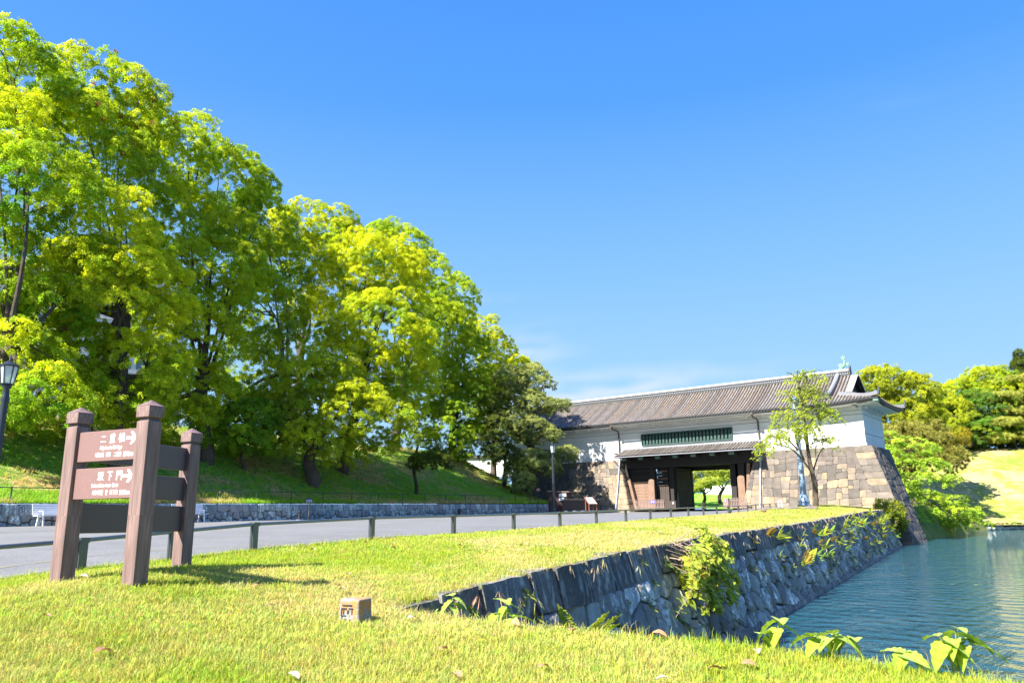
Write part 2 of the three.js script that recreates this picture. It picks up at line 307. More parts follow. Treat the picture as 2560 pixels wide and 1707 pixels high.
M.water = new THREE.MeshPhysicalMaterial({ color: rgb(.013, .06, .085), roughness: .02, ior: 1.33, specularIntensity: 1, bumpMap: again(T.wave, 1 / 3.3, 1 / 3.3), bumpScale: .17 });

// ---------------------------------------------------------------- the lie of the land (the camera is at the origin; D is metres ahead)
const WATER = -2.5;
const fenceX = (D) => -4.09 + (D - 12.2) * 0.5085;
const fenceY = (D) => lut([[3, -.86], [7, -.77], [8.5, -.71], [9.7, -.64], [10.87, -.57], [12.2, -.49], [14.9, -.42], [20, -.38], [28, -.27], [33.5, -.19], [41.5, -.09], [52, .09], [61, .28], [70, .42], [120, .45]], D);
const edgeX = (D) => lut([[-5, 12.4], [1.6, 9], [3.6, 5.5], [4.97, 3.08], [5.36, 2.4], [5.81, 1.61], [6.19, .96], [6.67, .1], [7.45, -1.16], [8.65, -.49], [11.5, 1.14], [17.6, 4.62], [26.4, 9.65], [36.6, 15.47], [44.5, 19.98], [58, 27.68], [61.6, 29.4], [70, 29.4]], D);
const edgeY = (D) => lut([[-4, -1.34], [1.6, -1.28], [3.6, -1.16], [4.97, -1.04], [5.36, -.985], [5.81, -.935], [6.67, -.905], [7.45, -.875], [8.65, -.79], [9.8, -.725], [11.5, -.65], [13.9, -.565], [17.6, -.505], [26.4, -.40], [36.6, -.215], [44.5, -.05], [58, .08], [62, .14]], D);
const retX = (D) => -21.2 + (D - 32) * 0.602;                            // foot of the retaining wall
const retY = (D) => lut([[0, -.49], [32, -.22], [74, .11], [84, .36], [120, .42]], D);
const bump = (x, z, s = 1) => (fbm(x * .9 * s + 40, z * .9 * s + 40, 3, 0, 7) - .5);
function lawnY(x, D) {
  const l = fenceX(D), r = edgeX(D), t = clamp((x - l) / (r - l));
  const mid = .07 * Math.sin(Math.PI * t) * sstep(8, 20, D) + .24 * Math.exp(-((D - 57) ** 2) / 70) * Math.sin(Math.PI * clamp(t * 1.1));
  const hump = .25 * Math.exp(-((x + 3.6) ** 2) / 3.2 - ((D - 7.5) ** 2) / 5);
  return mix(fenceY(D), edgeY(D), mix(t, Math.pow(t, 1.35), sstep(9, 6, D))) + mid + hump + bump(x, D) * .06 * Math.sin(Math.PI * clamp(t));
}
const roadY = (x, D) => { const l = retX(D), r = fenceX(D), t = clamp((r - x) / (r - l)); return mix(fenceY(D) - .02, retY(D), sstep(0, .45, t)); };
// lawn
{
  const tint = (x, y, z) => {
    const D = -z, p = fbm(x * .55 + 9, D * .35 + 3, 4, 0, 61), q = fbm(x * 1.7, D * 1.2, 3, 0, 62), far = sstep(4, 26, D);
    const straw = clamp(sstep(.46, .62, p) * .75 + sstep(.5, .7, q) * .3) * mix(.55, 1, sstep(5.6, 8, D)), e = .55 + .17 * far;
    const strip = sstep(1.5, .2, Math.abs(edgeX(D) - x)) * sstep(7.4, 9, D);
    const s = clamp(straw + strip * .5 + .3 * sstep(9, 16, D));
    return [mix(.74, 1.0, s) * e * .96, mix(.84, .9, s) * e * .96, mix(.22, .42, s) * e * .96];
  };
  struct('lawn', sheet(240, 56, (a, b) => { const D = -4 + 74 * Math.pow(a, 1.45), l = fenceX(D), r = edgeX(D) - .12, x = mix(l, r, b); return [x, lawnY(x, D), -D]; }, tint), M.lawn);
}
// road
struct('road', sheet(150, 40, (a, b) => { const D = -6 + 130 * a, x = mix(retX(D) - .3, fenceX(D) + .35, b); return [x, roadY(x, D), -D]; },
  (x, y, z) => { const k = .92 + .22 * (fbm(x * .16 + 5, z * .3 + 5, 4, 0, 33) - .5); return [k, k, k]; }), M.asphalt);
// seams and mended cracks in the asphalt, with moss and dry grass in them
{
  const rng = Rng(77), list = [];
  for (const [x, D, len, dir] of [[-7.2, 9.6, 4, .35], [-5.8, 12.5, 9, .55], [-9, 12.5, 6, .4], [-5.2, 15.5, 16, .53], [-12, 20, 12, .58], [0, 24, 18, .52], [-8, 27, 14, .56]]) {
    const n = Math.round(len * 3), pos = [], idx = []; let px = x, pd = D, a = Math.atan2(1, dir);
    for (let i = 0; i <= n; i++) {
      const w = rng.in(.006, .028), nx = Math.sin(a), nd = -Math.cos(a);
      for (const s of [-1, 1]) { const X = px + nx * w * s, Dd = pd + nd * w * s; pos.push(X, roadY(X, Dd) + .005, -Dd); }
      if (i) { const k = i * 2; idx.push(k - 2, k, k - 1, k - 1, k, k + 1); }
      a += rng.in(-.09, .09); px += Math.cos(a) / 3; pd += Math.sin(a) / 3;
    }
    const g = new THREE.BufferGeometry(); g.setAttribute('position', new THREE.Float32BufferAttribute(pos, 3)); g.setIndex(idx); g.computeVertexNormals(); list.push(clean(g));
  }
  const m = struct('road_seam_markings', mergeGeometries(list), std({ color: rgb(.24, .21, .12), roughness: 1 }));
}
// water
struct('water', sheet(2, 2, (a, b) => [mix(-6, 190, b), WATER, mix(4, -135, a)]), M.water);
struct('moat_bed_ground', sheet(2, 2, (a, b) => [mix(-60, 200, b), WATER - 1.6, mix(6, -200, a)]), M.soil);
// ground inside the gate
const C0 = V(29.35, 0, -64), EX = V(.7918, 0, .6108), EZ = V(-.6108, 0, .7918);
const gateAt = (x, y, z) => C0.clone().addScaledVector(EX, x).addScaledVector(EZ, z).setY(y);
struct('inner_bank_slope', sheet(20, 6, (a, b) => { const z = mix(-3, -90, a), p = gateAt(mix(.9, 2.9, b), 0, z); return [p.x, mix(.42, -2.7, b) + .3 * (vnoise(z * .6, b * 3) - .5), p.z]; }, () => [.7, .8, .5]), M.slope);
struct('inner_ground', sheet(40, 30, (a, b) => { const p = gateAt(mix(-60, .95, b), 0, mix(-6, -90, a)); const h = .37; return [p.x, h, p.z]; }, (x, y, z) => { const k = .8 + .3 * vnoise(x * .5, z * .5); return [.62 * k, .9 * k, .4 * k]; }), M.slope);
struct('inner_lawn_slope', sheet(24, 30, (a, b) => { const z = mix(-15, -46, a), x = mix(-48, -15, b), p = gateAt(x, 0, z); return [p.x, .40 + 1.5 * sstep(-22, -40, x - (z + 25) * .42) + 2.3 * sstep(-15.5, -45, z) + .08 * bump(p.x, p.z), p.z]; }, () => [.9, 1.75, .4]), M.slope);
// embankment: the grassy slope with the big trees
const RU = V(.5158, 0, -.8567), RN = V(-.8567, 0, -.5158);                 // along the retaining wall / away from the road
const bankAt = (a, b) => [-21.2 + RU.x * a + RN.x * b, -32 + RU.z * a + RN.z * b];
const bankCoords = (x, z) => { const dx = x + 21.2, dz = z + 32; return [dx * RU.x + dz * RU.z, dx * RN.x + dz * RN.z]; };
function bankY(x, z) {
  const [a, b] = bankCoords(x, z), top = .74 + .0062 * clamp(a, -20, 52), toe = Math.max(0, a - 49.5) * 1.15, bb = b - toe;
  const h = 5.6 * sstep(.3, 14.5, bb) * .55 + 5.6 * clamp((bb - .8) / 13) * .45, low = top - 1.2 * sstep(.6, -1.2, bb) * sstep(48, 50, a);
  return low + h + bump(x, z, .5) * .35 * sstep(.3, 2.5, bb);
}
struct('embankment', sheet(120, 60, (s, t) => { const a = mix(-26, 78, s), b = Math.pow(t, 1.3) * 46 + .12, [x, z] = bankAt(a, b); return [x, bankY(x, z), z]; },
  (x, y, z) => { const [a, b] = bankCoords(x, z), p = fbm(x * .35 + 20, z * .35 + 50, 4, 0, 44), d = clamp(sstep(.44, .6, p) + sstep(7, 10, b) * .5) , k = 1.05; const e = sstep(49, 54, a) * .6; return [mix(mix(.62, 1.05, d), .8, e) * k, mix(mix(1.05, .92, d), .75, e) * k, mix(mix(.55, .8, d), .9, e) * k]; }), M.slope);
// far bank across the water
const hillY = (x, D) => { const s = clamp((D - 99.5 - 1.2 * Math.sin(x * .11)) / 34); return -1.85 + 12.2 * (s * .62 + .38 * sstep(0, 1, s)) + bump(x, D, .12) * 1.2 * sstep(0, .2, s); };
struct('far_bank_hill', sheet(70, 70, (s, t) => { const D = mix(99.3, 190, Math.pow(s, 1.4)), x = mix(36, 190, t); return [x, D < 100 ? -1.9 : hillY(x, D), -D]; },
  (x, y, z) => { const p = fbm(x * .06 + 3, z * .16, 4, 0, 71), q = fbm(x * .3, z * .5, 3, 0, 72), g = sstep(.48, .66, .6 * p + .4 * q); return [mix(.96, .66, g), mix(.86, .74, g), mix(.9, .5, g)]; }), M.hill);

// ---------------------------------------------------------------- stone walls
// moat wall: large capstones on top, fitted rubble below, leaning back from the water
const WALL = []; { let L = 0, q = null; for (let D = 7.45; D <= 62.01; D += .5) { const p = V(edgeX(D), edgeY(D), -D); if (q) L += Math.hypot(p.x - q.x, p.z - q.z); WALL.push([L, p]); q = p; } }
const wallLen = WALL[WALL.length - 1][0];
function wallTop(u) {
  let i = 1; while (i < WALL.length - 1 && WALL[i][0] < u) i++;
  const [a, p] = WALL[i - 1], [b, q] = WALL[i], t = (u - a) / (b - a), d = q.clone().sub(p).setY(0).normalize();
  return [p.clone().lerp(q, t), V(-d.z, 0, d.x).multiplyScalar(1)];        // point, outward normal (towards the water)
}
const wallAt = (u, v, d = 0) => { const [p, n] = wallTop(u), h = -v; return p.addScaledVector(n, .26 * h + .012 * h * h + d).setY(p.y + v); };   // v is negative below the top
{
  const w = thing('moat_wall', 'long dark moat wall of fitted stones rising from the water along the lawn', 'stone wall', [0, 0, 0]);
  const rng = Rng(501), stones = [];
  // capstones
  for (let u = -.35, i = 0; u < wallLen; i++) {
    const len = rng.in(.6, 1.25), h = rng.in(.42, .62), g0 = rng.in(.012, .032), u1 = Math.min(u + len, wallLen + .3);
    const lip = rng.in(-.03, .03), up = rng.in(.005, .03), inn = rng.in(.3, .62);
    const ua = u, poly = [[u + g0, -h + rng.in(-.05, .03)], [u1 - g0, -h + rng.in(-.05, .03)], [u1 - g0, up], [u + g0, up]];
    stones.push([u, poly, (r) => {
      const g = new THREE.BoxGeometry(1, 1, 1, 5, 4, 4), p = g.attributes.position, uv = g.attributes.uv, ou = r.in(0, 9);
      for (let k = 0; k < p.count; k++) {
        let x = p.getX(k) + .5, y = p.getY(k) + .5, z = p.getZ(k) + .5;     // z: 1 = face, 0 = inland
        const uu = mix(ua + g0, u1 - g0, x), top = up, bot = mix(poly[0][1], poly[1][1], x);
        const round = (Math.max(0, Math.abs(x - .5) * 2 - .8) ** 2 + Math.max(0, z - .9) ** 2 * 4 * (y > .8 ? 1 : .2));
        const nz = .95 * (fbm(uu * 4 + ou, y * 3 + z * 3, 3, 0, 9) - .5), inner = inn * (.7 + .6 * vnoise(uu * 3.1, 4.2, 0, 8));
        const q = wallAt(uu, mix(bot, top, y), 0), n = wallTop(uu)[1];
        q.addScaledVector(n, (z - 1) * (inner + .1) + lip * (y) - round * .12 + nz * .07 * (z > .9 ? 1 : .3)); q.y += y > .9 ? nz * .05 - round * .12 - (1 - z) * .012 : 0;
        p.setXYZ(k, q.x, q.y, q.z); uv.setXY(k, uu + ou, mix(bot, top, y) * 1 + z * .3);
      }
      g.computeVertexNormals(); return clean(toCreasedNormals(g, .9));
    }, M.cap]);
    u = u1;
  }
  // rubble
  const pts = [], top = -.38, bot = -2.95;
  for (let v = -.66; v > bot; v -= .42) for (let u = -.3 + rng.in(0, .3); u < wallLen + .4; u += rng.in(.36, .74)) pts.push([u, v + rng.in(-.15, .15), rng.in(-.012, .03)]);
  voronoi(pts, -.5, bot, wallLen + .5, top - .08, 1.5).forEach((poly) => {
    if (poly.length < 3) return;
    const c = centre(poly), H = wallTop(c[0])[0].y - WATER; if (c[1] < -H - .3) return;
    stones.push([c[0], poly, (r) => stone(poly, wallAt, r, { gap: .02, bevel: .045, proud: r.in(-.06, .04), bulge: r.in(.01, .06), back: -.3, rough: .03, soft: r() < .35, cut: .14 }), M.moat]);
  });
  stones.sort((a, b) => a[0] - b[0]);
  const rest = new Map();
  stones.forEach(([, , make, mats], i) => {
    const r = Rng(9000 + i * 7), g = make(r); if (!g) return; const m = r.pick(mats);
    if (i < 300) part('stone', g, m, w); else rest.set(m, [...(rest.get(m) || []), g]);
  });
  for (const [m, list] of rest) { const s = part('stones', merge(list), m, w); s.userData.kind = 'stuff'; }
  part('wall_core', sheet(120, 6, (a, b) => { const u = mix(-.6, wallLen + .4, a), q = wallAt(u, mix(-.1, -3.2, b), -.14); return [q.x, q.y, q.z]; }), M.soil, w);
  part('footing', sheet(120, 3, (a, b) => { const u = mix(-.6, wallLen + .4, a), p = wallTop(u)[0], q = wallAt(u, WATER - p.y + .10 + .10 * (vnoise(u * 2.2, 1) - .5), mix(-.1, .17, b) + .09 * (vnoise(u * 1.4, 3) - .5)); return [q.x, q.y - (b > .8 ? .25 : 0), q.z]; }), M.cap[2], w);
}
// near bank: the coping under the edge of the foreground lawn
{
  const w = thing('bank_wall', 'stone coping under the lawn edge right in front of the viewer, beside the water', 'stone wall');
  const rng = Rng(77);
  const P = [[-1.2, 7.4], [.1, 6.62], [.96, 6.14], [1.61, 5.76], [2.4, 5.31], [3.08, 4.92], [5.5, 3.55], [9, 1.55], [12, -4]];
  for (let i = 0; i < P.length - 1; i++) {
    const A = P[i], B = P[i + 1], L = Math.hypot(B[0] - A[0], B[1] - A[1]), n = Math.max(1, Math.round(L / .8));
    for (let k = 0; k < n; k++) {
      const a = [mix(A[0], B[0], k / n), mix(A[1], B[1], k / n)], b = [mix(A[0], B[0], (k + 1) / n), mix(A[1], B[1], (k + 1) / n)];
      const ux = (B[0] - A[0]) / L, uz = (B[1] - A[1]) / L, nx = -uz, nz = ux, sgn = nx > 0 || nz > 0 ? 1 : -1;
      const at = (u, v, d) => V(mix(a[0], b[0], u) + nx * sgn * d, edgeY(mix(a[1], b[1], u)) - .035 + v, -(mix(a[1], b[1], u) + nz * sgn * d));
      const g = new RoundedBoxGeometry(1, 1, 1, 3, .09), p = g.attributes.position;
      for (let j = 0; j < p.count; j++) { const x = p.getX(j) + .5, y = p.getY(j) - .5, z = p.getZ(j), q = at(x * .98 + .01, y * .5 - .005, z * .34 + .02 + .03 * (fbm(x * 3 + k, y * 3 + i, 3, 0, 4) - .5)); p.setXYZ(j, q.x, q.y + .02 * (fbm(x * 4 + i, z * 4 + k, 2, 0, 6) - .5), q.z); }
      g.computeVertexNormals(); part('coping_stone', g, rng.pick(M.cap), w);
    }
  }
  part('wall_face', sheet(P.length - 1, 1, (a, b) => { const i = Math.round(a * (P.length - 1)), p = P[i]; return [p[0] - .05 + (b ? .5 : 0), b ? WATER - .4 : edgeY(p[1]) - .5, -p[1] - .02 - (b ? .5 : 0)]; }), M.moat[1], w);
}
// retaining wall under the embankment
const retAt = (u, v, d = 0) => { const x = -21.2 + RU.x * u, z = -32 + RU.z * u, D = -z; return V(x - RN.x * (d - .12 * v * 0), 0, z - RN.z * (d)).setY(retY(D) - .06 + v).addScaledVector(RN, .12 * v); };
{
  const w = thing('retaining_wall', 'low grey stone retaining wall with squared top course below the wooded slope', 'stone wall');
  const rng = Rng(611), H = (u) => .98 - .0004 * u, stones = [], x0 = -14, x1 = 49.2, pts = [];
  for (let u = x0, i = 0; u < x1; i++) {
    const len = Math.min(rng.in(.42, .85), x1 - u), h = rng.in(.36, .52), far = u; const a = u;
    const poly = [[a, H(a) - h + rng.in(-.05, .05)], [a + len * .5, H(a) - h + rng.in(-.1, .03)], [a + len, H(a) - h + rng.in(-.05, .05)], [a + len, H(a)], [a, H(a)]];
    stones.push([u, poly, (r) => stone(poly, retAt, r, { gap: .012, bevel: .03, proud: r.in(.0, .03), bulge: r.in(.01, .035), back: -.3, rough: .012, cut: .12 })]);
    u += len;
  }
  for (let v = .08; v < .6; v += .26) for (let u = x0 + rng.in(0, .3); u < x1; u += rng.in(.3, .55)) pts.push([u, v + rng.in(-.08, .08), rng.in(-.01, .02)]);
  voronoi(pts, x0, -.1, x1, .6, 1.2).forEach((poly) => { if (poly.length > 2) stones.push([centre(poly)[0] , poly, (r) => stone(poly, retAt, r, { gap: .016, bevel: .05, proud: r.in(-.04, .015), bulge: r.in(.02, .06), back: -.25, rough: .015, soft: true })]); });
  stones.sort((a, b) => Math.abs(a[0] - 2) - Math.abs(b[0] - 2) + (a[0] < -3 ? 900 : 0) - (b[0] < -3 ? 900 : 0));
  const rest = new Map();
  stones.forEach(([, , make], i) => { const r = Rng(5000 + i * 3), g = make(r); if (!g) return; const m = r.pick(M.ret); if (i < 300) part('stone', g, m, w); else rest.set(m, [...(rest.get(m) || []), g]); });
  for (const [m, list] of rest) { const s = part('stones', merge(list), m, w); s.userData.kind = 'stuff'; }
  part('wall_core', sheet(40, 2, (a, b) => { const q = retAt(mix(x0, x1 + .1, a), mix(.93, -.4, b), -.1); return [q.x, q.y, q.z]; }), M.soil, w);
  part('wall_end', [box(.25, 1.2, .9).rotateY(-1.03).translate(...retAt(x1 + .05, .4, -.5).toArray())], M.ret[1], w);
}
// far shore: a low rough stone edging with scrub on it
{
  const w = thing('shore_wall', 'low rough stone edging along the far shore of the moat', 'stone wall'), rng = Rng(88), list = [];
  for (let x = 44; x < 150; x += rng.in(.5, 1.1)) { const g = new THREE.IcosahedronGeometry(1, 1), p = g.attributes.position; for (let i = 0; i < p.count; i++) { const k = 1 + .3 * (vnoise(p.getX(i) * 2 + x, p.getY(i) * 2 + p.getZ(i) * 3, 0, 5) - .5); p.setXYZ(i, p.getX(i) * k, p.getY(i) * k, p.getZ(i) * k); } g.scale(rng.in(.45, .7), rng.in(.28, .4), .4).translate(x, WATER + .2 + rng.in(-.06, .08), -99.4 - 1.2 * Math.sin(x * .11)); g.computeVertexNormals(); list.push(g); }
  const s = part('stones', merge(list), M.ret[4], w); s.userData.kind = 'stuff';
}

// ---------------------------------------------------------------- foliage
function geoFrom(pos, idx, col) { const g = new THREE.BufferGeometry(); g.setAttribute('position', new THREE.Float32BufferAttribute(pos, 3)); if (col) g.setAttribute('color', new THREE.Float32BufferAttribute(col, 3)); g.setIndex(idx); g.computeVertexNormals(); return g; }
// a spray of broad leaves round +y: each leaf two folded triangles
function leafSpray(n, spread, len, wid, seed, droop = .12) {
  const r = Rng(seed), pos = [], idx = [], col = [];
  for (let i = 0; i < n; i++) {
    const a = r.in(0, 6.283), tilt = r.in(.7, 1.5), o = V(r.sn() * spread, r.sn() * spread * .6, r.sn() * spread), L = len * r.in(.7, 1.2), W = wid * r.in(.7, 1.2);
    const d = V(Math.cos(a) * Math.sin(tilt), Math.cos(tilt) - droop, Math.sin(a) * Math.sin(tilt)).normalize(), s = V(-Math.sin(a), r.in(-.3, .3), Math.cos(a)).normalize(), up = V().crossVectors(s, d).normalize();
    const b = o, t = o.clone().addScaledVector(d, L), m = o.clone().addScaledVector(d, L * .48), k = pos.length / 3, f = r.in(.05, .25) * W;
    for (const q of [b, m.clone().addScaledVector(s, W * .5).addScaledVector(up, f), t, m.clone().addScaledVector(s, -W * .5).addScaledVector(up, f)]) pos.push(q.x, q.y, q.z);
    idx.push(k, k + 1, k + 2, k, k + 2, k + 3);
    const c = r.in(.72, 1.25); for (let j = 0; j < 4; j++) col.push(c * r.in(.95, 1.05), c, c * .9);
  }
  return geoFrom(pos, idx, col);
}
function needleTuft(n, len, wid, seed) {
  const r = Rng(seed), pos = [], idx = [], col = [];
  for (let i = 0; i < n; i++) {
    const a = r.in(0, 6.283), t = Math.pow(r(), .7) * 1.5, L = len * r.in(.6, 1.1), d = V(Math.cos(a) * Math.sin(t), Math.cos(t), Math.sin(a) * Math.sin(t)), s = V(-Math.sin(a), 0, Math.cos(a)), o = V(r.sn() * .3 * len, r.sn() * .15 * len, r.sn() * .3 * len), k = pos.length / 3;
    const p = [o.clone().addScaledVector(s, wid), o.clone().addScaledVector(s, -wid), o.clone().addScaledVector(d, L)];
    p.forEach((q) => pos.push(q.x, q.y, q.z)); idx.push(k, k + 1, k + 2); const c = r.in(.7, 1.2); col.push(c * .8, c * .8, c * .8, c * .8, c * .8, c * .8, c * 1.15, c * 1.15, c);
  }
  return geoFrom(pos, idx, col);
}
const SPRAY = { fine: leafSpray(18, .17, .15, .075, 3), mid: leafSpray(44, .28, .125, .068, 4), far: leafSpray(40, .4, .2, .11, 5), willow: leafSpray(13, .16, .15, .045, 6, 1.1), flat: leafSpray(20, .26, .2, .1, 8, .25) };
const NEEDLE = needleTuft(34, .26, .010, 11), NEEDLE_FAR = needleTuft(26, .5, .025, 12);
// crown: lobes [x, y, z, rx, ry] carry rounded puffs, and each puff carries sprays on its upper and outer side
function crown(lobes, o) {
  const rng = Rng(o.seed), mats = [], cols = [], q = new THREE.Quaternion(), up = V(0, 1, 0), m = new THREE.Matrix4(), c = new THREE.Color();
  const put = (p, n, s, col) => { q.setFromUnitVectors(up, n); m.compose(p, q.clone().multiply(new THREE.Quaternion().setFromAxisAngle(up, rng.in(0, 6.283))), V(s, s, s)); mats.push(m.clone()); cols.push(col.clone()); };
  for (const [li, [x, y, z, rx, ry]] of lobes.entries()) {
    const pr0 = o.puff * (o.flat ? 1 : Math.min(1, .45 + rx * .22)), n = Math.round(o.n * (4 * Math.PI * Math.pow((Math.pow(rx * rx, 1.6) + 2 * Math.pow(rx * ry, 1.6)) / 3, 1 / 1.6)) / (pr0 * pr0 * 2.4)), hue = rng.in(0, 1);
    for (let i = 0; i < n; i++) {
      const yy = 1 - 2 * (i + .5) / n, a = i * 2.39996 + rng.in(-.5, .5), rr = Math.sqrt(1 - yy * yy), d = V(rr * Math.cos(a), yy, rr * Math.sin(a));
      if (yy < -.55 && rng() < .55) continue;
      const k = rng.in(.74, 1.06), pc = V(x + d.x * rx * k, y + d.y * ry * k, z + d.z * rx * k);
      if (lobes.some(([X, Y, Z, RX, RY], j) => j !== li && ((pc.x - X) / RX) ** 2 + ((pc.y - Y) / RY) ** 2 + ((pc.z - Z) / RX) ** 2 < .42)) continue;
      if (o.hole && rng() < o.hole) continue;
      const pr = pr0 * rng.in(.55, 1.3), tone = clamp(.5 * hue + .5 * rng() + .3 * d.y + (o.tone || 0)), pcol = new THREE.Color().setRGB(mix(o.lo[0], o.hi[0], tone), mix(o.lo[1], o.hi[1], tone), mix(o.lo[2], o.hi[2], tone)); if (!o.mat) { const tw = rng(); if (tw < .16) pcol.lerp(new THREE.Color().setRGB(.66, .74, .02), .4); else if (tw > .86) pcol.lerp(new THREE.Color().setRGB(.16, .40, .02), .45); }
      const cnt = Math.round(o.per * rng.in(.75, 1.25) * (pr / o.puff) ** 1.6);
      for (let j = 0; j < cnt; j++) {
        const e = V(rng.sn(), rng.sn(), rng.sn()).normalize(); if (e.y * .8 + e.dot(d) * .6 < -.16) continue;
        const sh = rng.in(.82, 1.08), P = V(pc.x + e.x * pr * sh, pc.y + e.y * pr * sh * (o.flat || .8), pc.z + e.z * pr * sh), nn = e.clone().multiplyScalar(.9).addScaledVector(up, o.lift ?? .45).add(V(rng.in(-.4, .4), rng.in(-.3, .3), rng.in(-.4, .4))).normalize();
        c.copy(pcol).multiplyScalar(rng.in(.8, 1.2)); if (o.rust && rng() < o.rust) c.setRGB(.34, .14, .04);
        put(P, nn, (o.size || 1) * rng.in(.75, 1.25), c);
      }
    }
  }
  return [mats, cols];
}
// trunk with limbs that reach towards the lobes; every limb forks into twigs
function trunkGeo(base, fork, lobes, r0, seed, twigs = 3, lean = 0) {
  const rng = Rng(seed), list = [], f = V(...fork), b = V(...base);
  list.push(limb([b.clone().add(V(0, -.6, 0)), b.clone().lerp(f, .12).add(V(0, .1, 0)), b.clone().lerp(f, .5).add(V(rng.in(-.4, .4) + lean, 0, rng.in(-.3, .3))), f], r0 * 1.25, r0 * .72, 12, 10, .35));
  const order = lobes.slice();
  for (const [x, y, z, rx, ry] of order) {
    const tip = V(x, y + ry * .35, z), st = f.clone().lerp(b, rng.in(0, .25)), mid = st.clone().lerp(tip, .5).add(V(rng.in(-.7, .7), rng.in(-.2, .9), rng.in(-.7, .7))), L = st.distanceTo(tip), rl = clamp(r0 * .62 - L * .012, r0 * .26, r0 * .62);
    list.push(limb([st, mid, tip], rl, rl * .22, 10, 7, .3));
    for (let i = 0; i < twigs; i++) { const t = rng.in(.35, .9), s = mid.clone().lerp(tip, t), e = V(x + rng.in(-.85, .85) * rx, y + rng.in(-.2, .9) * ry, z + rng.in(-.85, .85) * rx); list.push(limb([s, s.clone().lerp(e, .5).add(V(0, rng.in(-.3, .3), 0)), e], rl * .42, rl * .08, 6, 5)); }
  }
  return merge(list);
}
function tree(name, label, category, group, o) {
  const [bx, , bz] = o.base, by = o.by ?? o.base[1], t = thing(name, label, category, [0, 0, 0], 0, group);
  part('trunk', trunkGeo([bx, by, bz], o.fork, o.lobes, o.r, o.seed + 1, o.twigs ?? 3, o.lean || 0), o.bark || M.bark, t);
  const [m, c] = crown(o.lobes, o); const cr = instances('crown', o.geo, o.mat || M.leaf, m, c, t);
  return t;
}
const HI = [.74, .78, .014], LO = [.33, .52, .012], YEL = [.72, .72, .016], YELO = [.44, .54, .014];
const nearer = (k, o) => ({ ...o, base: o.base.map((x) => x * k), fork: o.fork.map((x) => x * k), lobes: o.lobes.map((l) => l.map((x) => x * k)) });
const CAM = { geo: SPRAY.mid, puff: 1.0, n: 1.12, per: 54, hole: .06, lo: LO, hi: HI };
const CT = 'camphor trees along the embankment';
const camphor = (label, o) => tree('camphor_tree', label, 'tree', undefined, { ...CAM, by: bankY(o.base[0], o.base[2]), ...o });
camphor('tallest camphor tree at the left end of the row, with a leaning twin trunk', { seed: 11, base: [-25.6, 0, -37], fork: [-25.2, 9.6, -37], r: .42, twigs: 4, lo: [.25, .46, .014], lobes: [[-29.3, 26.6, -39, 1.6, 1.5], [-28.5, 25.2, -41, 2.4, 2.1], [-28.7, 21.2, -38, 2.8, 2], [-25.4, 17.1, -37, 3.2, 2.4], [-28.4, 14.3, -38, 2.5, 2.0], [-25.3, 8.1, -37, 2.2, 1.3], [-22.6, 5.8, -36.4, 2.1, 1.2], [-27.2, 11.6, -38.5, 2.2, 1.4], [-24.4, 11.3, -39.5, 1.7, 1.2], [-29.6, 9, -38, 2.4, 1.5], [-27, 6.6, -37.5, 2, 1.2]] });
camphor('yellow-topped camphor tree with reddish leaves near its top, second from the left', { seed: 12, base: [-24.5, 0, -43], fork: [-22.9, 13, -43.5], r: .4, lean: .6, hi: [.70, .72, .014], rust: .018, lobes: [[-27.5, 27.9, -46, 3.5, 2.3], [-25.4, 25.6, -47, 2.4, 2.4], [-26.8, 23.5, -44, 3.4, 2.4], [-25.2, 21.3, -45, 3, 2], [-24.4, 7.2, -43, 2.3, 1.4], [-24.2, 5.2, -41, 2.4, 1], [-25.4, 14.6, -43.5, 2.1, 1.5], [-27, 12, -42.5, 2, 1.4], [-25, 10, -42, 1.8, 1.2], [-28.4, 9.6, -43, 2, 1.2]] });
camphor('bright green rounded camphor tree in front of the yellow-topped one', { seed: 13, base: [-21.9, 0, -42], fork: [-21.9, 9, -42], r: .3, twigs: 4, tone: .12, lobes: [[-23.6, 16.7, -41, 2.4, 2.2], [-22.4, 15.0, -42, 2.3, 2.4], [-21.1, 12, -41, 2.8, 2.1], [-23.7, 13.7, -40, 1.7, 1.2], [-21.2, 8.2, -43, 2.4, 1.8], [-21.5, 6.2, -42, 1.9, 1.1]] });
camphor('broad mid-green camphor tree standing right behind the brown signpost', { seed: 14, base: [-19.6, 0, -49], fork: [-20.4, 9.4, -49], r: .45, hi: [.616, .68, .014], lobes: [[-24.1, 26.3, -52, 2.9, 2.5], [-22.4, 25.1, -54, 3, 2.8], [-20.6, 25.4, -55, 1.6, 2.1], [-22.9, 20, -50, 3, 2.7], [-21, 15.8, -49, 3.5, 2.9], [-21.4, 11.4, -48, 3.4, 2.6], [-19.6, 17.7, -51, 2.4, 2.8], [-21.2, 7.9, -49, 3, 2.1], [-21.7, 5.9, -47, 2.2, 1.3]] });
camphor('dark green camphor tree with a pale bare trunk slanting to the right', { seed: 15, base: [-18.6, 0, -56], fork: [-16.9, 11.5, -56.5], r: .42, hi: [.528, .62, .014], lo: [.242, .38, .014], bark: M.barkPale, lobes: [[-20.4, 23.5, -59, 2.4, 3.1], [-19.3, 20.4, -60, 2.4, 2.9], [-19.1, 15.5, -57, 2.6, 3], [-19.4, 11.8, -56, 2.4, 2.2], [-20.1, 7.7, -54, 2.6, 2]] });
camphor('airy yellowish camphor tree with bare limbs showing below its top', { seed: 16, base: [-19.5, 0, -66], fork: [-18.9, 16, -66.5], r: .4, twigs: 5, hole: .3, hi: YEL, lo: YELO, lobes: [[-18.7, 26.8, -68, 3.6, 2], [-16.2, 25.8, -69, 2, 1.9], [-20.6, 24, -67, 2.2, 2], [-18.2, 18.2, -66, 1.9, 1.7]] });
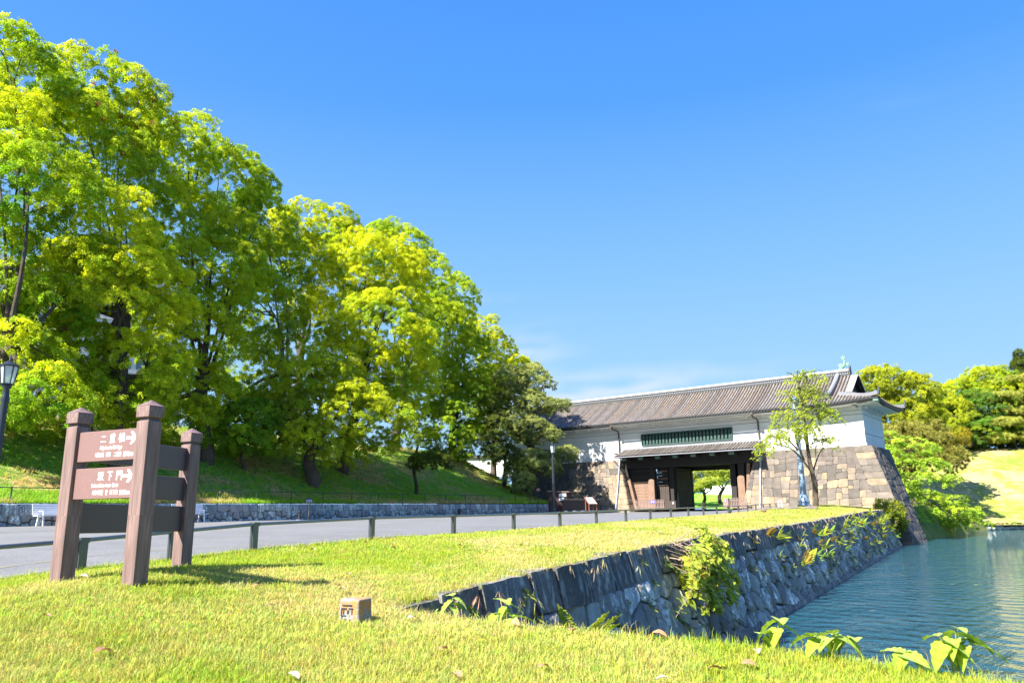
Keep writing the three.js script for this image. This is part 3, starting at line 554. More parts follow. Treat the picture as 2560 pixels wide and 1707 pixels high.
camphor('large golden-yellow camphor tree, the most yellow of the row', { seed: 17, base: [-13.2, 0, -59], fork: [-12.0, 9.5, -60], r: .45, hi: [.74, .76, .014], lo: [.44, .57, .014], tone: .1, lobes: [[-12.1, 21, -62, 4.1, 2.5], [-9.6, 19.3, -63, 2.7, 3], [-13.8, 17.6, -61, 3.2, 2.9], [-10.8, 14.7, -60, 4.2, 3.4], [-12.4, 11, -59, 3.8, 2.6], [-9.5, 10.9, -61, 2.8, 2.8]] });
camphor('low spreading green camphor tree with a stout trunk near the foot of the slope', { seed: 18, base: [-13.8, 0, -53], fork: [-13.9, 5.0, -53.2], r: .48, hi: [.616, .67, .014], lo: [.308, .43, .014], lobes: [[-14.3, 9.0, -54, 2.9, 2.4], [-15.9, 7.0, -53, 2.7, 1.7], [-12, 7.1, -54, 3.4, 2.1], [-13.6, 4.9, -52, 2.5, 1.1], [-10, 6, -55, 2.5, 2]] });
camphor('green camphor tree whose twin tips show behind the golden-yellow one', { seed: 19, base: [-11.2, 0, -72], fork: [-10.6, 14, -73], r: .4, hi: [.594, .66, .014], lobes: [[-13.6, 27.6, -74, 1.9, 1.8], [-11.5, 27.3, -75, 2.6, 2.5], [-8.8, 23.6, -74, 2.4, 2.9], [-8, 19.2, -73, 2.4, 2.8]] });
camphor('deep green camphor tree with hanging lower branches beside the pines', nearer(1.14, { seed: 20, base: [-5.6, 0, -70.5], fork: [-5.6, 8.5, -70.5], r: .42, hi: [.550, .65, .014], lo: [.264, .41, .014], lobes: [[-5.6, 20.7, -72, 2, 2.5], [-6.4, 16.7, -70, 2.8, 3.3], [-4.6, 13.9, -71, 2.4, 3.3], [-7.3, 11.5, -69, 3, 2.8], [-3.7, 10, -70, 2.3, 3], [-5.8, 7.8, -68, 2.9, 2.1], [-3.5, 6.0, -69, 2, 1.7]] }));
camphor('small yellowish camphor tree at the far end of the row above the pines', nearer(1.1, { seed: 21, base: [-2.2, 0, -81], fork: [-2.2, 10, -82], r: .36, hi: YEL, lo: YELO, lobes: [[-3.2, 19.7, -82, 1.8, 1.8], [-2, 17.7, -83, 1.9, 2.3], [-1.3, 14.8, -83, 1.5, 2.4], [-2.7, 13, -81, 2.2, 2.8]] }));
camphor('last yellow-green treetop peeping over the pines by the gate roof', { seed: 22, base: [.6, 0, -87], fork: [.4, 10, -88], r: .3, hi: YEL, lo: YELO, lobes: [[1, 17, -90, 1.6, 1.5], [-.6, 14.2, -89, 1.6, 1.8]] });
camphor('small low green tree beside the right post of the signpost', { seed: 23, base: [-17.7, 0, -50.4], fork: [-17.7, 4.4, -50.4], r: .14, puff: .8, lo: [.174, .343, .014], hi: [.407, .594, .014], lobes: [[-17.7, 6.2, -51, 2, 1.4], [-17.7, 4.8, -50, 1.7, .9]] });
// pines by the gate
const PINE = { geo: NEEDLE, mat: M.needle, puff: .55, n: 1.2, per: 42, flat: .5, lift: .75, lo: [.12, .175, .045], hi: [.52, .56, .16], bark: M.barkDark, twigs: 3, size: 1.1 };
const pine = (name, label, o) => tree(name, label, 'pine tree', undefined, { ...PINE, by: bankY(o.base[0], o.base[2]), ...o });
pine('pine_tree', 'tall shaggy pine in front of the left end of the gate roof', nearer(1.1, { seed: 31, base: [1.2, 0, -71], fork: [1.6, 6.5, -71.2], r: .26, lobes: [[.1, 12.8, -72, 1.6, 1.1], [1.9, 13.1, -72, 1.2, 1], [2.9, 11.9, -71, .9, .9], [.5, 10.9, -72, 1.7, 1.2], [2.2, 10.1, -71, 1.6, 1.1], [.1, 8.7, -71, 1.6, 1.1], [1.6, 7.5, -70, 1.8, 1.2], [3.1, 7.1, -70, 1, 1], [4.3, 9.7, -70, 1, .6], [4.7, 5.2, -69, 1.2, .7]] }));
pine('pine_tree', 'low crooked pine leaning at the foot of the tall shaggy one', nearer(1.1, { seed: 32, base: [-.2, 0, -67.4], fork: [1.2, 3.0, -67.6], r: .22, lean: .2, lobes: [[1.4, 4.7, -69, 1.5, 1], [.6, 3.3, -68, 1.3, .8], [2.9, 4, -68, 1.2, .6], [.9, 2.4, -67, .8, .6]] }));
pine('pine_tree', 'dark shaded pine standing between the camphor trees and the tall shaggy pine', { seed: 33, base: [-.9, 0, -76], fork: [-.9, 6.5, -76], r: .2, hi: [.189, .224, .014], lobes: [[-1.2, 9, -77, 1.3, 1.1], [-1.5, 6.9, -76, 1.7, 1.2], [-.4, 5.6, -76, 1.4, 1], [-1.9, 11.1, -78, 1.4, 1.3], [.6, 4.6, -75, 1.2, .8]] });
pine('pine_tree', 'thin young pine with one dark bough on the open slope', { seed: 34, base: [-7.6, 0, -60], fork: [-7.3, 6.2, -60.3], r: .12, hi: [.174, .224, .014], lo: [.04, .079, .02], lobes: [[-6.6, 4.1, -60, 1.4, .7], [-6.2, 4.9, -61, .8, .5]] });
// trees behind the gate and on the far bank
const FAR = { geo: SPRAY.far, puff: 1.2, n: 1.5, per: 36, lo: LO, hi: HI };
const farTree = (name, label, cat, o) => { if (o.k) { o = nearer(o.k, o); o.base[1] = hillY(o.base[0], -o.base[2]); } return tree(name, label, cat, undefined, { ...FAR, ...o }); };
farTree('broadleaf_tree', 'big yellow-green tree rising right behind the gate roof', 'tree', { seed: 41, base: [52.5, .4, -105], fork: [53, 8, -105], r: .5, hi: [.506, .52, .014], lo: [.19, .27, .02], flat: .6, lobes: [[51.6, 17.1, -105, 3.3, 2.4], [55.6, 16, -106, 3.5, 2.8], [52.3, 12.4, -104, 4, 2.7], [58.1, 13, -107, 2.3, 2.8], [49, 13, -106, 3, 2.6]] });
farTree('pine_tree', 'brownish-green pine below the yellow-green tree behind the gate', 'pine tree', { seed: 42, base: [51.2, .4, -99], fork: [51.2, 5, -99], r: .3, geo: NEEDLE_FAR, mat: M.needle, hi: [.36, .35, .07], lo: [.174, .158, .014], flat: .5, puff: 1, per: 30, lobes: [[51.1, 9, -100, 3.6, 2], [51.4, 6.4, -98, 3.2, 1.7], [55, 9.5, -102, 2.6, 1.8], [56, 6.5, -101, 2.6, 2]] });
farTree('maple_tree', 'fresh green maple spreading flat layered boughs out over the water', 'tree', { seed: 43, base: [38.6, .3, -83], fork: [40.6, 3.2, -82], r: .22, twigs: 7, geo: SPRAY.flat, puff: .7, per: 16, n: 1.05, flat: .5, lift: .8, hole: .3, size: .9, hi: [.50, .66, .06], lo: [.220, .36, .014], bark: M.barkDark, lobes: [[43.2, 6.4, -84, 2.8, 1.3], [42.6, 4.4, -82, 3.0, 1.0], [43.2, 2.8, -81, 3.0, .9], [41.6, 1, -80, 2.7, .9], [44.1, .9, -80, 2.6, .7], [44.5, -.4, -79, 2.7, .6], [45.4, -1.4, -78, 1.9, .4], [40.3, -.3, -80, 2.2, .7], [40.2, 5.2, -83, 2.6, 1.3], [41, 7.6, -86, 2.6, 1.2], [42.8, -1.1, -78.5, 2, .5], [39.5, 2.2, -81, 2, 1], [38.2, -.6, -75, 1.7, .8], [36.8, -1.2, -71.5, 1.1, .7], [38.6, 1.2, -77, 1.8, .9]] });
farTree('broadleaf_tree', 'yellow-green tree on the far bank just right of the gate trees', 'tree', { k: 1.05, seed: 44, base: [72, hillY(72, 127) , -127], fork: [73, 11, -127.5], r: .4, hi: [.484, .52, .014], lo: [.19, .28, .02], lobes: [[73.5, 14.8, -128, 4, 3.3], [73.9, 18, -130, 2.4, 1.8], [70, 11.5, -126, 3.4, 2.4]] });
farTree('pine_tree', 'golden low pine at the left foot of the far bank wood', 'pine tree', { k: 1.08, seed: 45, base: [67.5, hillY(67.5, 122), -122], fork: [67.5, 8.5, -122], r: .3, geo: NEEDLE_FAR, mat: M.needle, hi: [.668, .475, .014], lo: [.211, .198, .02], flat: .45, puff: 1, per: 30, lobes: [[67.5, 11, -122, 4.2, 1.9], [66, 8.6, -120, 3.2, 1.2]] });
farTree('broadleaf_tree', 'dark green bushy tree in the middle of the far bank wood', 'tree', { k: 1.05, seed: 46, base: [79, hillY(79, 129), -129], fork: [79, 12, -129], r: .4, hi: [.20, .34, .03], lo: [.07, .16, .02], flat: .5, lobes: [[80.4, 16.4, -130, 5.6, 3.4], [77.1, 12.6, -128, 4.7, 2.6], [82, 12.6, -128, 4, 2.2]] });
farTree('broadleaf_tree', 'tall bright green treetops at the back of the far bank wood', 'tree', { seed: 47, base: [88.5, hillY(88.5, 138), -139], fork: [88.5, 14, -139], r: .5, hi: [.607, .66, .014], lo: [.264, .37, .012], lobes: [[88.4, 23.6, -140, 3.6, 2.2], [90.6, 20.6, -138, 5, 3.2], [94, 17.8, -138, 4, 4.8], [83.5, 21, -140, 3, 2.4], [98, 20, -140, 5, 4]] });
farTree('pine_tree', 'spreading pine with flat layered pads at the right edge of the far bank', 'pine tree', { k: 1.09, seed: 48, base: [82, hillY(82, 123), -123], fork: [81.4, 14, -122.8], r: .3, geo: NEEDLE_FAR, mat: M.needle, hi: [.502, .515, .09], lo: [.131, .172, .014], flat: .3, puff: 1, per: 34, twigs: 4, lobes: [[83.2, 20.7, -124, 2.8, .6], [80.2, 17.6, -123, 3.9, .8], [81.6, 15, -122, 3.8, .8], [78.6, 13.3, -122, 3.8, .8], [81.5, 11.6, -121, 3, .7], [77, 10.9, -121, 2.4, .6], [86, 17, -123, 3, .8]] });
farTree('conifer_tree', 'narrow dark conifer tip standing above the far bank wood at the right edge', 'tree', { seed: 49, base: [92.5, hillY(92, 135), -136], fork: [92.2, 22, -135.6], r: .3, hi: [.117, .158, .014], lo: [.04, .079, .015], flat: .4, puff: .6, geo: NEEDLE_FAR, mat: M.needle, lobes: [[92, 27.2, -135.4, .45, 1.1], [92, 25.4, -135.5, .9, 1.1], [92.1, 23.6, -135.5, 1.3, 1.1], [92.2, 21.6, -135.6, 1.6, 1.1]] });
// dark scrub along the top of the far grass slope
{
  const t = thing('hedge', 'dark scrubby undergrowth along the top of the far grass slope', 'undergrowth'), lobes = [], rng = Rng(52);
  for (let x = 74; x < 122; x += 2) { const D = 134 + rng.in(-1, 2); lobes.push([x, hillY(x, D) + .7, -D, rng.in(1.3, 2), rng.in(.9, 1.6)]); }
  const [m, c] = crown(lobes, { seed: 53, puff: .9, n: 1, per: 14, hi: [.211, .224, .06], lo: [.087, .092, .014], flat: .7 }); instances('foliage', SPRAY.far, M.leaf, m, c, t);
  part('stem', merge(lobes.map(([x, y, z, r, h], i) => limb([V(x, y - h - .4, z), V(x + .2, y, z), V(x + .4, y + h * .7, z)], .07, .02, 4, 5))), M.barkDark, t).userData.kind = 'stuff';
}
// green fringe on the far shore edging
{
  const m = [], c = [], rng = Rng(54), q = new THREE.Quaternion();
  for (let i = 0; i < 1500; i++) { const x = rng.in(44, 140); m.push(new THREE.Matrix4().compose(V(x, -1.95 + rng.in(-.1, .25), -99.6 - 1.2 * Math.sin(x * .11) - rng.in(-.3, .6)), q.setFromEuler(new THREE.Euler(rng.in(-.5, .5), rng.in(0, 6), 0)), V(1, 1, 1).multiplyScalar(rng.in(.6, 1)))); c.push(new THREE.Color().setRGB(rng.in(.08, .2), rng.in(.14, .22), .03)); }
  const f = instances('shore_grass', SPRAY.mid, M.leaf, m, c, scene); f.name = 'shore_grass';
}
// trees seen through the gateway
farTree('pine_tree', 'sunlit pine with a dark bent trunk seen through the gateway', 'pine tree', { seed: 61, base: [23.2, .9, -95], fork: [23.3, 2.6, -95], r: .2, geo: NEEDLE, mat: M.needle, puff: .55, per: 40, flat: .5, lift: .8, hi: [.554, .62, .09], lo: [.204, .29, .014], bark: M.barkDark, lobes: [[22.9, 4.6, -96, 1.5, .7], [23.9, 3.6, -94, 1.2, .5], [22.7, 3.0, -95, 1.3, .45], [21.2, 4.2, -97, 1.4, .6], [22.6, 5.8, -97, 1.8, .7], [24.6, 4.8, -96, 1.5, .6], [20.6, 2.9, -97, 1.6, .6]] });
farTree('pine_tree', 'leaning pine seen through the right side of the gateway', 'pine tree', { seed: 62, base: [26.4, 1, -100], fork: [27.2, 3.2, -100], r: .24, geo: NEEDLE, mat: M.needle, puff: .55, per: 40, flat: .5, lift: .8, hi: [.528, .607, .09], lo: [.189, .264, .014], bark: M.bark, lobes: [[27.4, 4.9, -100, 1.6, .6], [26.4, 4.2, -99, 1.1, .45], [28.8, 5.4, -101, 1.6, .7], [26.8, 6.2, -100, 2, .8]] });
// the young willow-like tree beside the blue lamp
{
  const KW = .885, B = [22.9 * KW + .33, lawnY(22.9 * KW, 60 * KW) - .1, -60 * KW], t = thing('willow_tree', 'slim young willow with a thin light crown on the lawn before the gate', 'tree'), rng = Rng(70), V = (x, y, z) => new THREE.Vector3(x * KW + .33, y * KW, z * KW), V1 = (x, y, z) => new THREE.Vector3(x, y, z);
  const W = [[23.1, 10.7, -60, 1.3, .35], [22.4, 9.3, -60, 1.3, .6], [23.5, 9.2, -60.5, 1.2, .55], [21.6, 7.5, -59.5, 1.5, .6], [23.7, 8.0, -60.5, 1.2, .5], [24.5, 7.6, -60.5, 1.1, .4], [21.0, 6.3, -59, 1.5, .5], [22.7, 6.4, -60, 1.3, .4], [19.8, 5.7, -58.5, .9, .3], [24.6, 5.6, -61, .9, .35], [18.6, 4.9, -58, .6, .25]];
  const tr = [V1(...B), V(23.0, 2, -60), V(22.75, 4.2, -60), V(22.7, 6.6, -60), V(22.55, 8.8, -60), V(22.5, 11, -60)], list = [limb([V1(B[0] + .05, B[1] - .3, B[2]), ...tr], .21, .04, 20, 10, .3)];
  for (const [from, ...pts] of [[V(22.85, 3.0, -60), V(22.0, 4.1, -59.7), V(21.0, 4.9, -59.3), V(19.6, 5.1, -58.7), V(18.6, 5.5, -58.2)], [V(22.3, 3.9, -59.8), V(21.8, 5.2, -59.6), V(21.6, 6.4, -59.5), V(21.2, 7.2, -59.4)], [V(21.8, 4.7, -59.6), V(20.9, 5.6, -59.2), V(20.3, 6.4, -59)], [V(22.85, 2.5, -60), V(23.3, 3.5, -60.4), V(23.9, 4.5, -60.7), V(24.7, 5.3, -61)], [V(22.7, 6.2, -60), V(23.4, 7.1, -60.3), V(24.4, 7.6, -60.5)], [V(22.6, 7.6, -60), V(22, 8.4, -59.8), V(21.4, 9.0, -59.6)], [V(22.6, 8.2, -60), V(23.3, 8.8, -60.3), V(23.8, 9.4, -60.5)], [V(22.5, 10, -60), V(23, 10.8, -60), V(23.9, 11, -60)], [V(22.5, 10.2, -60), V(22, 10.8, -60), V(21.6, 10.9, -60)]]) list.push(limb([from, ...pts], .07, .02, 10, 6, .2));
  part('trunk', list, M.bark, t);
  const m = [], c = [], up = V1(0, 1, 0), q = new THREE.Quaternion(), tw = [];
  for (const [x, y, z, rx, ry] of W) for (let i = 0; i < 32 * rx; i++) {
    const a = rng.in(0, 6.283), r = Math.sqrt(rng()) * rx, p = V(x + Math.cos(a) * r, y + rng.in(-.4, 1) * ry, z + Math.sin(a) * r), L = rng.in(.4, 1.2), out = V1(Math.cos(a), 0, Math.sin(a)), st = p.clone().addScaledVector(out, -.5).add(V1(0, -.15, 0));
    const cv = [st, p, p.clone().addScaledVector(out, .3).add(V1(0, -L * .45, 0)), p.clone().addScaledVector(out, .4).add(V1(0, -L, 0))]; tw.push(limb(cv, .014, .006, 5, 4));
    const cu = new THREE.CatmullRomCurve3(cv); for (let k = 0; k < L * 6; k++) { const P = cu.getPoint(rng.in(.15, 1)); m.push(new THREE.Matrix4().compose(P.add(V1(rng.sn() * .08, 0, rng.sn() * .08)), q.setFromUnitVectors(up, V1(rng.sn() * .5, 1, rng.sn() * .5).normalize()).clone(), V1(1, 1, 1).multiplyScalar(rng.in(.7, 1.15)))); const g = rng(); c.push(new THREE.Color().setRGB(mix(.42, .64, g), mix(.56, .7, g), .04)); }
  }
  part('twig', tw, M.bark, t); instances('crown', SPRAY.willow, M.leaf, m, c, t);
}

// ---------------------------------------------------------------- the gate building
const gate = thing('castle_gate', 'long white walled castle gate house with tiled roof on stone bases', 'gate building', [C0.x, 0, C0.z], -Math.atan2(EX.z, EX.x));
{
  const G = gate, rng = Rng(900), FL = .36;
  const faceZ = (y) => { const h = 5.35 - y; return .08 + .2 * h + .009 * h * h; }, sideX = (y) => { const h = 5.35 - y; return .62 + .33 * h + .002 * h * h; };
  // ---- stone bases
  // right base, front face: x runs from the jamb to the corner; long and short corner blocks alternate
  {
    const r = Rng(21), L = (y) => -9.2 - .245 * (5.35 - y);
    // trapezoid u: map a straight rectangle [0..1] of the row to its true width
    const at = (x, y, d) => V(x, y, faceZ(y) + d);
    const clip = (poly) => { let out = poly; const half = (f) => { const o = []; for (let a = 0; a < out.length; a++) { const A = out[a], B = out[(a + 1) % out.length], fa = f(A), fb = f(B); if (fa <= 0) o.push(A); if (fa * fb < 0) { const t = fa / (fa - fb); o.push([mix(A[0], B[0], t), mix(A[1], B[1], t)]); } } out = o; }; half(([x, y]) => x - sideX(y)); half(([x, y]) => L(y) - x); return out; };
    const core = sheet(20, 4, (a, b) => { const y = mix(5.3, -3, a); return [mix(L(y) + .1, sideX(y) - .06, b), y, faceZ(y) - .08]; });
    const b = part('stone_base', core, M.soil, G);
    const cells = [], cb = (y) => sideX(y) - 1.5;
    blocks([[L(-.6), -.6], [cb(-.6), -.6], [cb(5.35), 5.35], [L(5.35), 5.35]], .5, r, cells);
    for (let y = -2.9, k = 0; y < 5.3; y += .55, k++) { const y1 = Math.min(y + .55, 5.35), q = (x, yy) => [x(yy), yy], w = k % 2 ? 1.5 : .85, m = (yy) => sideX(yy) - w; cells.push([q(m, y), q(sideX, y), q(sideX, y1), q(m, y1)]); if (w < 1.5) cells.push([q(cb, y), q(m, y), q(m, y1), q(cb, y1)]); }
    cells.map(clip).forEach((p) => {
      if (p.length < 3 || area(p) < .02) return; const c = centre(p);
      const g = stone(p, at, r, { gap: .008, bevel: .022, proud: r.in(-.008, .02), bulge: r.in(.005, .022), back: -.15, rough: .006, cut: r() < .3 ? .12 : .04 }); if (g) part('stone', g, c[0] > sideX(c[1]) - 1.6 ? r.pick([M.warm[0], M.warm[5], M.warm[7], M.warm[5], M.warm[2], M.warm[3]]) : c[1] > 4.2 ? r.pick([M.warm[0], M.warm[7], M.warm[2], M.warm[5]]) : r.pick(M.warm), b);
    });
    // right side face, towards the water
    const b2 = part('stone_base', sheet(20, 4, (a, k) => { const y = mix(5.3, -3, a); return [sideX(y) - .08, y, mix(faceZ(y) - .06, -6.6 + .45 * (5.35 - y), k)]; }), M.soil, G), r2 = Rng(22);
    blocks([[-2.9, -2.9], [2.5, -2.9], [2.5, 5.35], [-6.6, 5.35]], .7, r2).forEach((p0) => {
      let p = p0; { const o = []; for (let a = 0; a < p.length; a++) { const A = p[a], B = p[(a + 1) % p.length], f = ([z, y]) => z - faceZ(y), fa = f(A), fb = f(B); if (fa <= 0) o.push(A); if (fa * fb < 0) { const t = fa / (fa - fb); o.push([mix(A[0], B[0], t), mix(A[1], B[1], t)]); } } p = o; }
      if (p.length < 3 || area(p) < .03) return;
      const g = stone(p, (z, y, d) => V(sideX(y) + d, y, z), r2, { gap: .012, bevel: .03, proud: r2.in(-.01, .03), bulge: r2.in(.01, .04), back: -.15, rough: .01, cut: .05 }); if (g) part('stone', g, r2.pick([M.warm[4], M.warm[2], M.warm[7], M.warm[0]]), b2);
    });
    part('stone_base', sheet(8, 2, (a, k) => { const y = mix(5.3, -3, a); return [mix(sideX(y) - .1, -9, k), y, -6.55 + .45 * (5.35 - y)]; }), M.warm[4], G);
    // jamb face of the right base (towards the opening)
    const b3 = part('stone_base', sheet(6, 4, (a, k) => { const y = mix(5.3, -.2, a); return [L(y) + .12, y, mix(faceZ(y) - .1, -7, k)]; }), M.soil, G);
    for (let y = -.2, k = 0; y < 5.3; y += .62, k++) for (let z = faceZ(y + .3) - .02; z > -6.8;) { const w = r2.in(.8, 1.5), y1 = Math.min(y + .62, 5.34), g = stone([[z - w, y], [z, y], [z, y1], [z - w, y1]], (zz, yy, d) => V(L(yy) - d, yy, zz), r2, { gap: .012, bevel: .03, proud: .02, bulge: .015, back: -.15, rough: .008, cut: .05 }); if (g) part('stone', g, r2.pick(M.warm), b3); z -= w; }
  }
  // left base: front face and the big jamb stones
  {
    const r = Rng(23), R = (y) => -23.42 + .33 * (5.35 - y), at = (x, y, d) => V(x, y, faceZ(y) + d), cells = [], cb = (y) => R(y) - 1.35;
    blocks([[-37, -.4], [cb(-.4), -.4], [cb(5.35), 5.35], [-37, 5.35]], .46, r, cells);
    for (let y = -.3, k = 0; y < 5.3; y += .6, k++) { const y1 = Math.min(y + .6, 5.35), q = (x, yy) => [x(yy), yy], w = k % 2 ? 1.35 : .8, m = (yy) => R(yy) - w; cells.push([q(m, y), q(R, y), q(R, y1), q(m, y1)]); if (w < 1.3) cells.push([q(cb, y), q(m, y), q(m, y1), q(cb, y1)]); }
    const b = part('stone_base', sheet(12, 4, (a, k) => { const y = mix(5.3, -.5, a); return [mix(-37, R(y) - .06, k), y, faceZ(y) - .08]; }), M.soil, G);
    cells.forEach((p0) => {
      const o = []; for (let a = 0; a < p0.length; a++) { const A = p0[a], B = p0[(a + 1) % p0.length], f = ([x, y]) => x - R(y), fa = f(A), fb = f(B); if (fa <= 0) o.push(A); if (fa * fb < 0) { const t = fa / (fa - fb); o.push([mix(A[0], B[0], t), mix(A[1], B[1], t)]); } }
      if (o.length < 3 || area(o) < .03) return; const c = centre(o), g = stone(o, at, r, { gap: .008, bevel: .022, proud: r.in(-.008, .02), bulge: r.in(.005, .022), back: -.15, rough: .006, cut: r() < .3 ? .12 : .04 });
      if (g) part('stone', g, c[0] > -25 && c[1] < 4 ? r.pick([M.warm[1], M.warm[3], M.warm[6], M.warm[1]]) : c[0] < -29 ? r.pick([M.warm[4], M.warm[7], M.warm[2]]) : r.pick(M.warm), b);
    });
    const b3 = part('stone_base', sheet(6, 4, (a, k) => { const y = mix(5.3, -.2, a); return [R(y) - .12, y, mix(faceZ(y) - .1, -7, k)]; }), M.soil, G);
    for (let y = -.3, k = 0; y < 5.3; y += .6, k++) for (let z = faceZ(y + .3) - .02; z > -6.8;) { const w = r.in(.7, 1.4), y1 = Math.min(y + .6, 5.34), g = stone([[z - w, y], [z, y], [z, y1], [z - w, y1]], (zz, yy, d) => V(R(yy) + d, yy, zz), r, { gap: .012, bevel: .03, proud: .02, bulge: .02, back: -.15, rough: .008, cut: .05 }); if (g) part('stone', g, r.pick([M.warm[1], M.warm[3], M.warm[6], M.warm[0]]), b3); z -= w; }
  }
  // ---- plaster storey: three bands with recessed joints
  const bands = [[5.36, 6.37, .05], [6.42, 7.98, .02], [8.02, 8.33, .03], [8.36, 8.75, .05]];
  for (const [y0, y1, pr] of bands) {
    const cut = y0 > 6.4 && y1 < 8;
    const list = cut ? [box(16.35, y1 - y0, 7, -28.83, (y0 + y1) / 2, -3.5 + pr), box(11.5, y1 - y0, 7, -5.55, (y0 + y1) / 2, -3.5 + pr), box(9.35, .2, 7, -15.98, 6.52, -3.5 + pr), box(9.35, .22, 7, -15.98, 7.87, -3.5 + pr), box(9.35, 1.14, 6.5, -15.98, 7.19, -3.6)] : [box(37.2, y1 - y0, 7, -18.4, (y0 + y1) / 2, -3.5 + pr)];
    if (cut) part('plaster_wall', list.map((g, i) => (i === 0 ? box(16.35, y1 - y0, 7, -28.825, (y0 + y1) / 2, -3.5 + pr) : i === 1 ? box(11.5, y1 - y0, 7, -5.55, (y0 + y1) / 2, -3.5 + pr) : g)), M.plaster, G);
    else part('plaster_wall', list, M.plaster, G);
  }
  part('wall_joint', [box(37.0, 3.3, 6.9, -18.4, 7.05, -3.52)].map((g) => g), M.groove, G).scale.set(1, 1, 1);
  part('wall_skirting', [box(.3, .22, .3, .15, 5.46, .0)], M.plaster, G);
  // ---- barred window
  {
    const w = part('window', [box(9.5, .09, .16, -15.98, 7.73, .1), box(9.5, .1, .16, -15.98, 6.66, .1), box(.1, .98, .16, -20.68, 7.2, .1), box(.1, .98, .16, -11.28, 7.2, .1)], M.copperDark, G);
    part("window_panel", box(9.3, 1.0, .02, -15.98, 7.2, -.055), M.iron, w);
    const bar = box(.2, 1.02, .16, 0, 0, 0, .012), stud = new THREE.SphereGeometry(.028, 8, 6);
    for (let i = 0; i < 26; i++) { const x = -20.45 + i * .3578; const b = part('bar', i ? bar : bar, M.copperDark, w); b.position.set(x, 7.2, .04); }
    part('stud', Array.from({ length: 26 }, (_, i) => [stud.clone().translate(-20.45 + i * .3578, 7.45, .125), stud.clone().translate(-20.45 + i * .3578, 6.95, .125)]).flat(), M.copper, w).userData.kind = 'stuff';
  }
  // ---- eaves: white boxed soffit, brackets, dark edge
  const EY = (x) => 8.82 + .26 * sstep(-3.2, 1.9, x) ** 1.3;                       // the eave line rises to the corner
  part('soffit', [sheet(40, 3, (a, b) => { const x = mix(-37, 1.65, a); return [x, EY(x) - .17 - .03 * (1 - b), mix(-.05, 1.36, b)]; }), sheet(20, 3, (a, b) => { const z = mix(1.3, -8.2, a), k = mix(0, 1, b); return [mix(0, 1.62, b), 8.68 + (EY(1.9) - 8.85) * sstep(-1, 1.4, z) * b + .1 * sstep(-6, -8.2, z) * b, z]; })], M.plaster, G);
  part('bracket', Array.from({ length: 24 }, (_, i) => box(.34, .2, .55, -36.2 + i * 1.56, 8.585, .28, .02)), M.plaster, G).userData.kind = 'stuff';
  part('bracket', Array.from({ length: 5 }, (_, i) => box(.6, .22, .34, .3, 8.56, -.4 - i * 1.5, .02)), M.plaster, G);
  const edgeFront = sheet(60, 2, (a, b) => { const x = mix(-37, 1.86, a), y = EY(x); return b === 0 ? [x, y - .16, 1.36] : b === .5 ? [x, y - .12, 1.5 + .06 * sstep(-3, 1.9, x)] : [x, y + .05, 1.52 + .06 * sstep(-3, 1.9, x)]; });
  const edgeSide = sheet(30, 2, (a, b) => { const z = mix(1.58, -8.4, a), y = EY(1.9) - (EY(1.9) - 8.82) * sstep(1.5, -2, z) + .2 * sstep(-5, -8.4, z); return b === 0 ? [1.7, y - .17, z] : b === .5 ? [1.84, y - .13, z] : [1.86, y + .05, z]; });
  part('eave_edge', [edgeFront, edgeSide], M.tileDark, G);
  part('corner_cap', box(.42, .16, .42, 1.66, EY(1.9) - .2, 1.36, .03), M.copper, G);
  // ---- roof
  const RZ = -3.5, RY = 12.0, prof = (t, lift = 0) => [RZ + (1.52 - RZ) * t, 8.9 + (RY - 8.9) * ((1 - t) * .78 + (1 - t) ** 2 * .22) + lift];
  const lift = (x, t) => (EY(x) - 8.82) * t * t, XG = -.95, TH = .56;                 // gable plane; where the hip starts
  const hipX = (t) => (t < TH ? XG : mix(XG, 1.9, (t - TH) / (1 - TH)));
  const roof = part('roof', [sheet(24, 60, (a, b) => { const [z, y] = prof(a), x = mix(-37, hipX(a), b); return [x, y + lift(x, a), z]; }), sheet(10, 2, (a, b) => { const [z, y] = prof(a); return [mix(-37, hipX(a), b), y, 2 * RZ - z]; }),
    sheet(10, 12, (a, b) => { const t = mix(TH, 1, a), z0 = prof(t)[0], z1 = 2 * RZ - z0, z = mix(z0, z1, b); const e = Math.abs(b - .5) * 2; return [hipX(t), prof(t)[1] + (EY(1.9) - 8.82) * ((t - TH) / (1 - TH)) ** 2 * e * e, z]; })].map((g) => { const uv = g.attributes.uv, p = g.attributes.position; for (let i = 0; i < uv.count; i++) uv.setXY(i, p.getZ(i), p.getX(i)); return g; }), M.valley, G);
  const rowGeo = (x, t0, t1, rad) => {
    const pos = [], uv = [], idx = [], n = Math.max(3, Math.round((t1 - t0) * 16)), k = 5, ou = Math.abs(Math.sin(x * 12.9)) * 4;
    for (let i = 0; i <= n; i++) { const t = mix(t0, t1, i / n), [z, y] = prof(t, .01); for (let j = 0; j <= k; j++) { const a = Math.PI * j / k; pos.push(x + Math.cos(a) * rad, y + lift(x, t) + Math.sin(a) * rad * 1.05 + (i % 2 ? .006 : 0), z + Math.sin(a) * rad * .55); uv.push(t * 5.9 + ou, j / k * .3 + ou); } }
    for (let i = 0; i < n; i++) for (let j = 0; j < k; j++) { const a = i * (k + 1) + j, b = a + k + 1; idx.push(a, a + 1, b, b, a + 1, b + 1); }
    const g = new THREE.BufferGeometry(); g.setAttribute('position', new THREE.Float32BufferAttribute(pos, 3)); g.setAttribute('uv', new THREE.Float32BufferAttribute(uv, 2)); g.setIndex(idx); g.computeVertexNormals(); return g;
  };
  const disc = new THREE.CylinderGeometry(.088, .088, .05, 10).rotateX(Math.PI / 2), r8 = Rng(333);
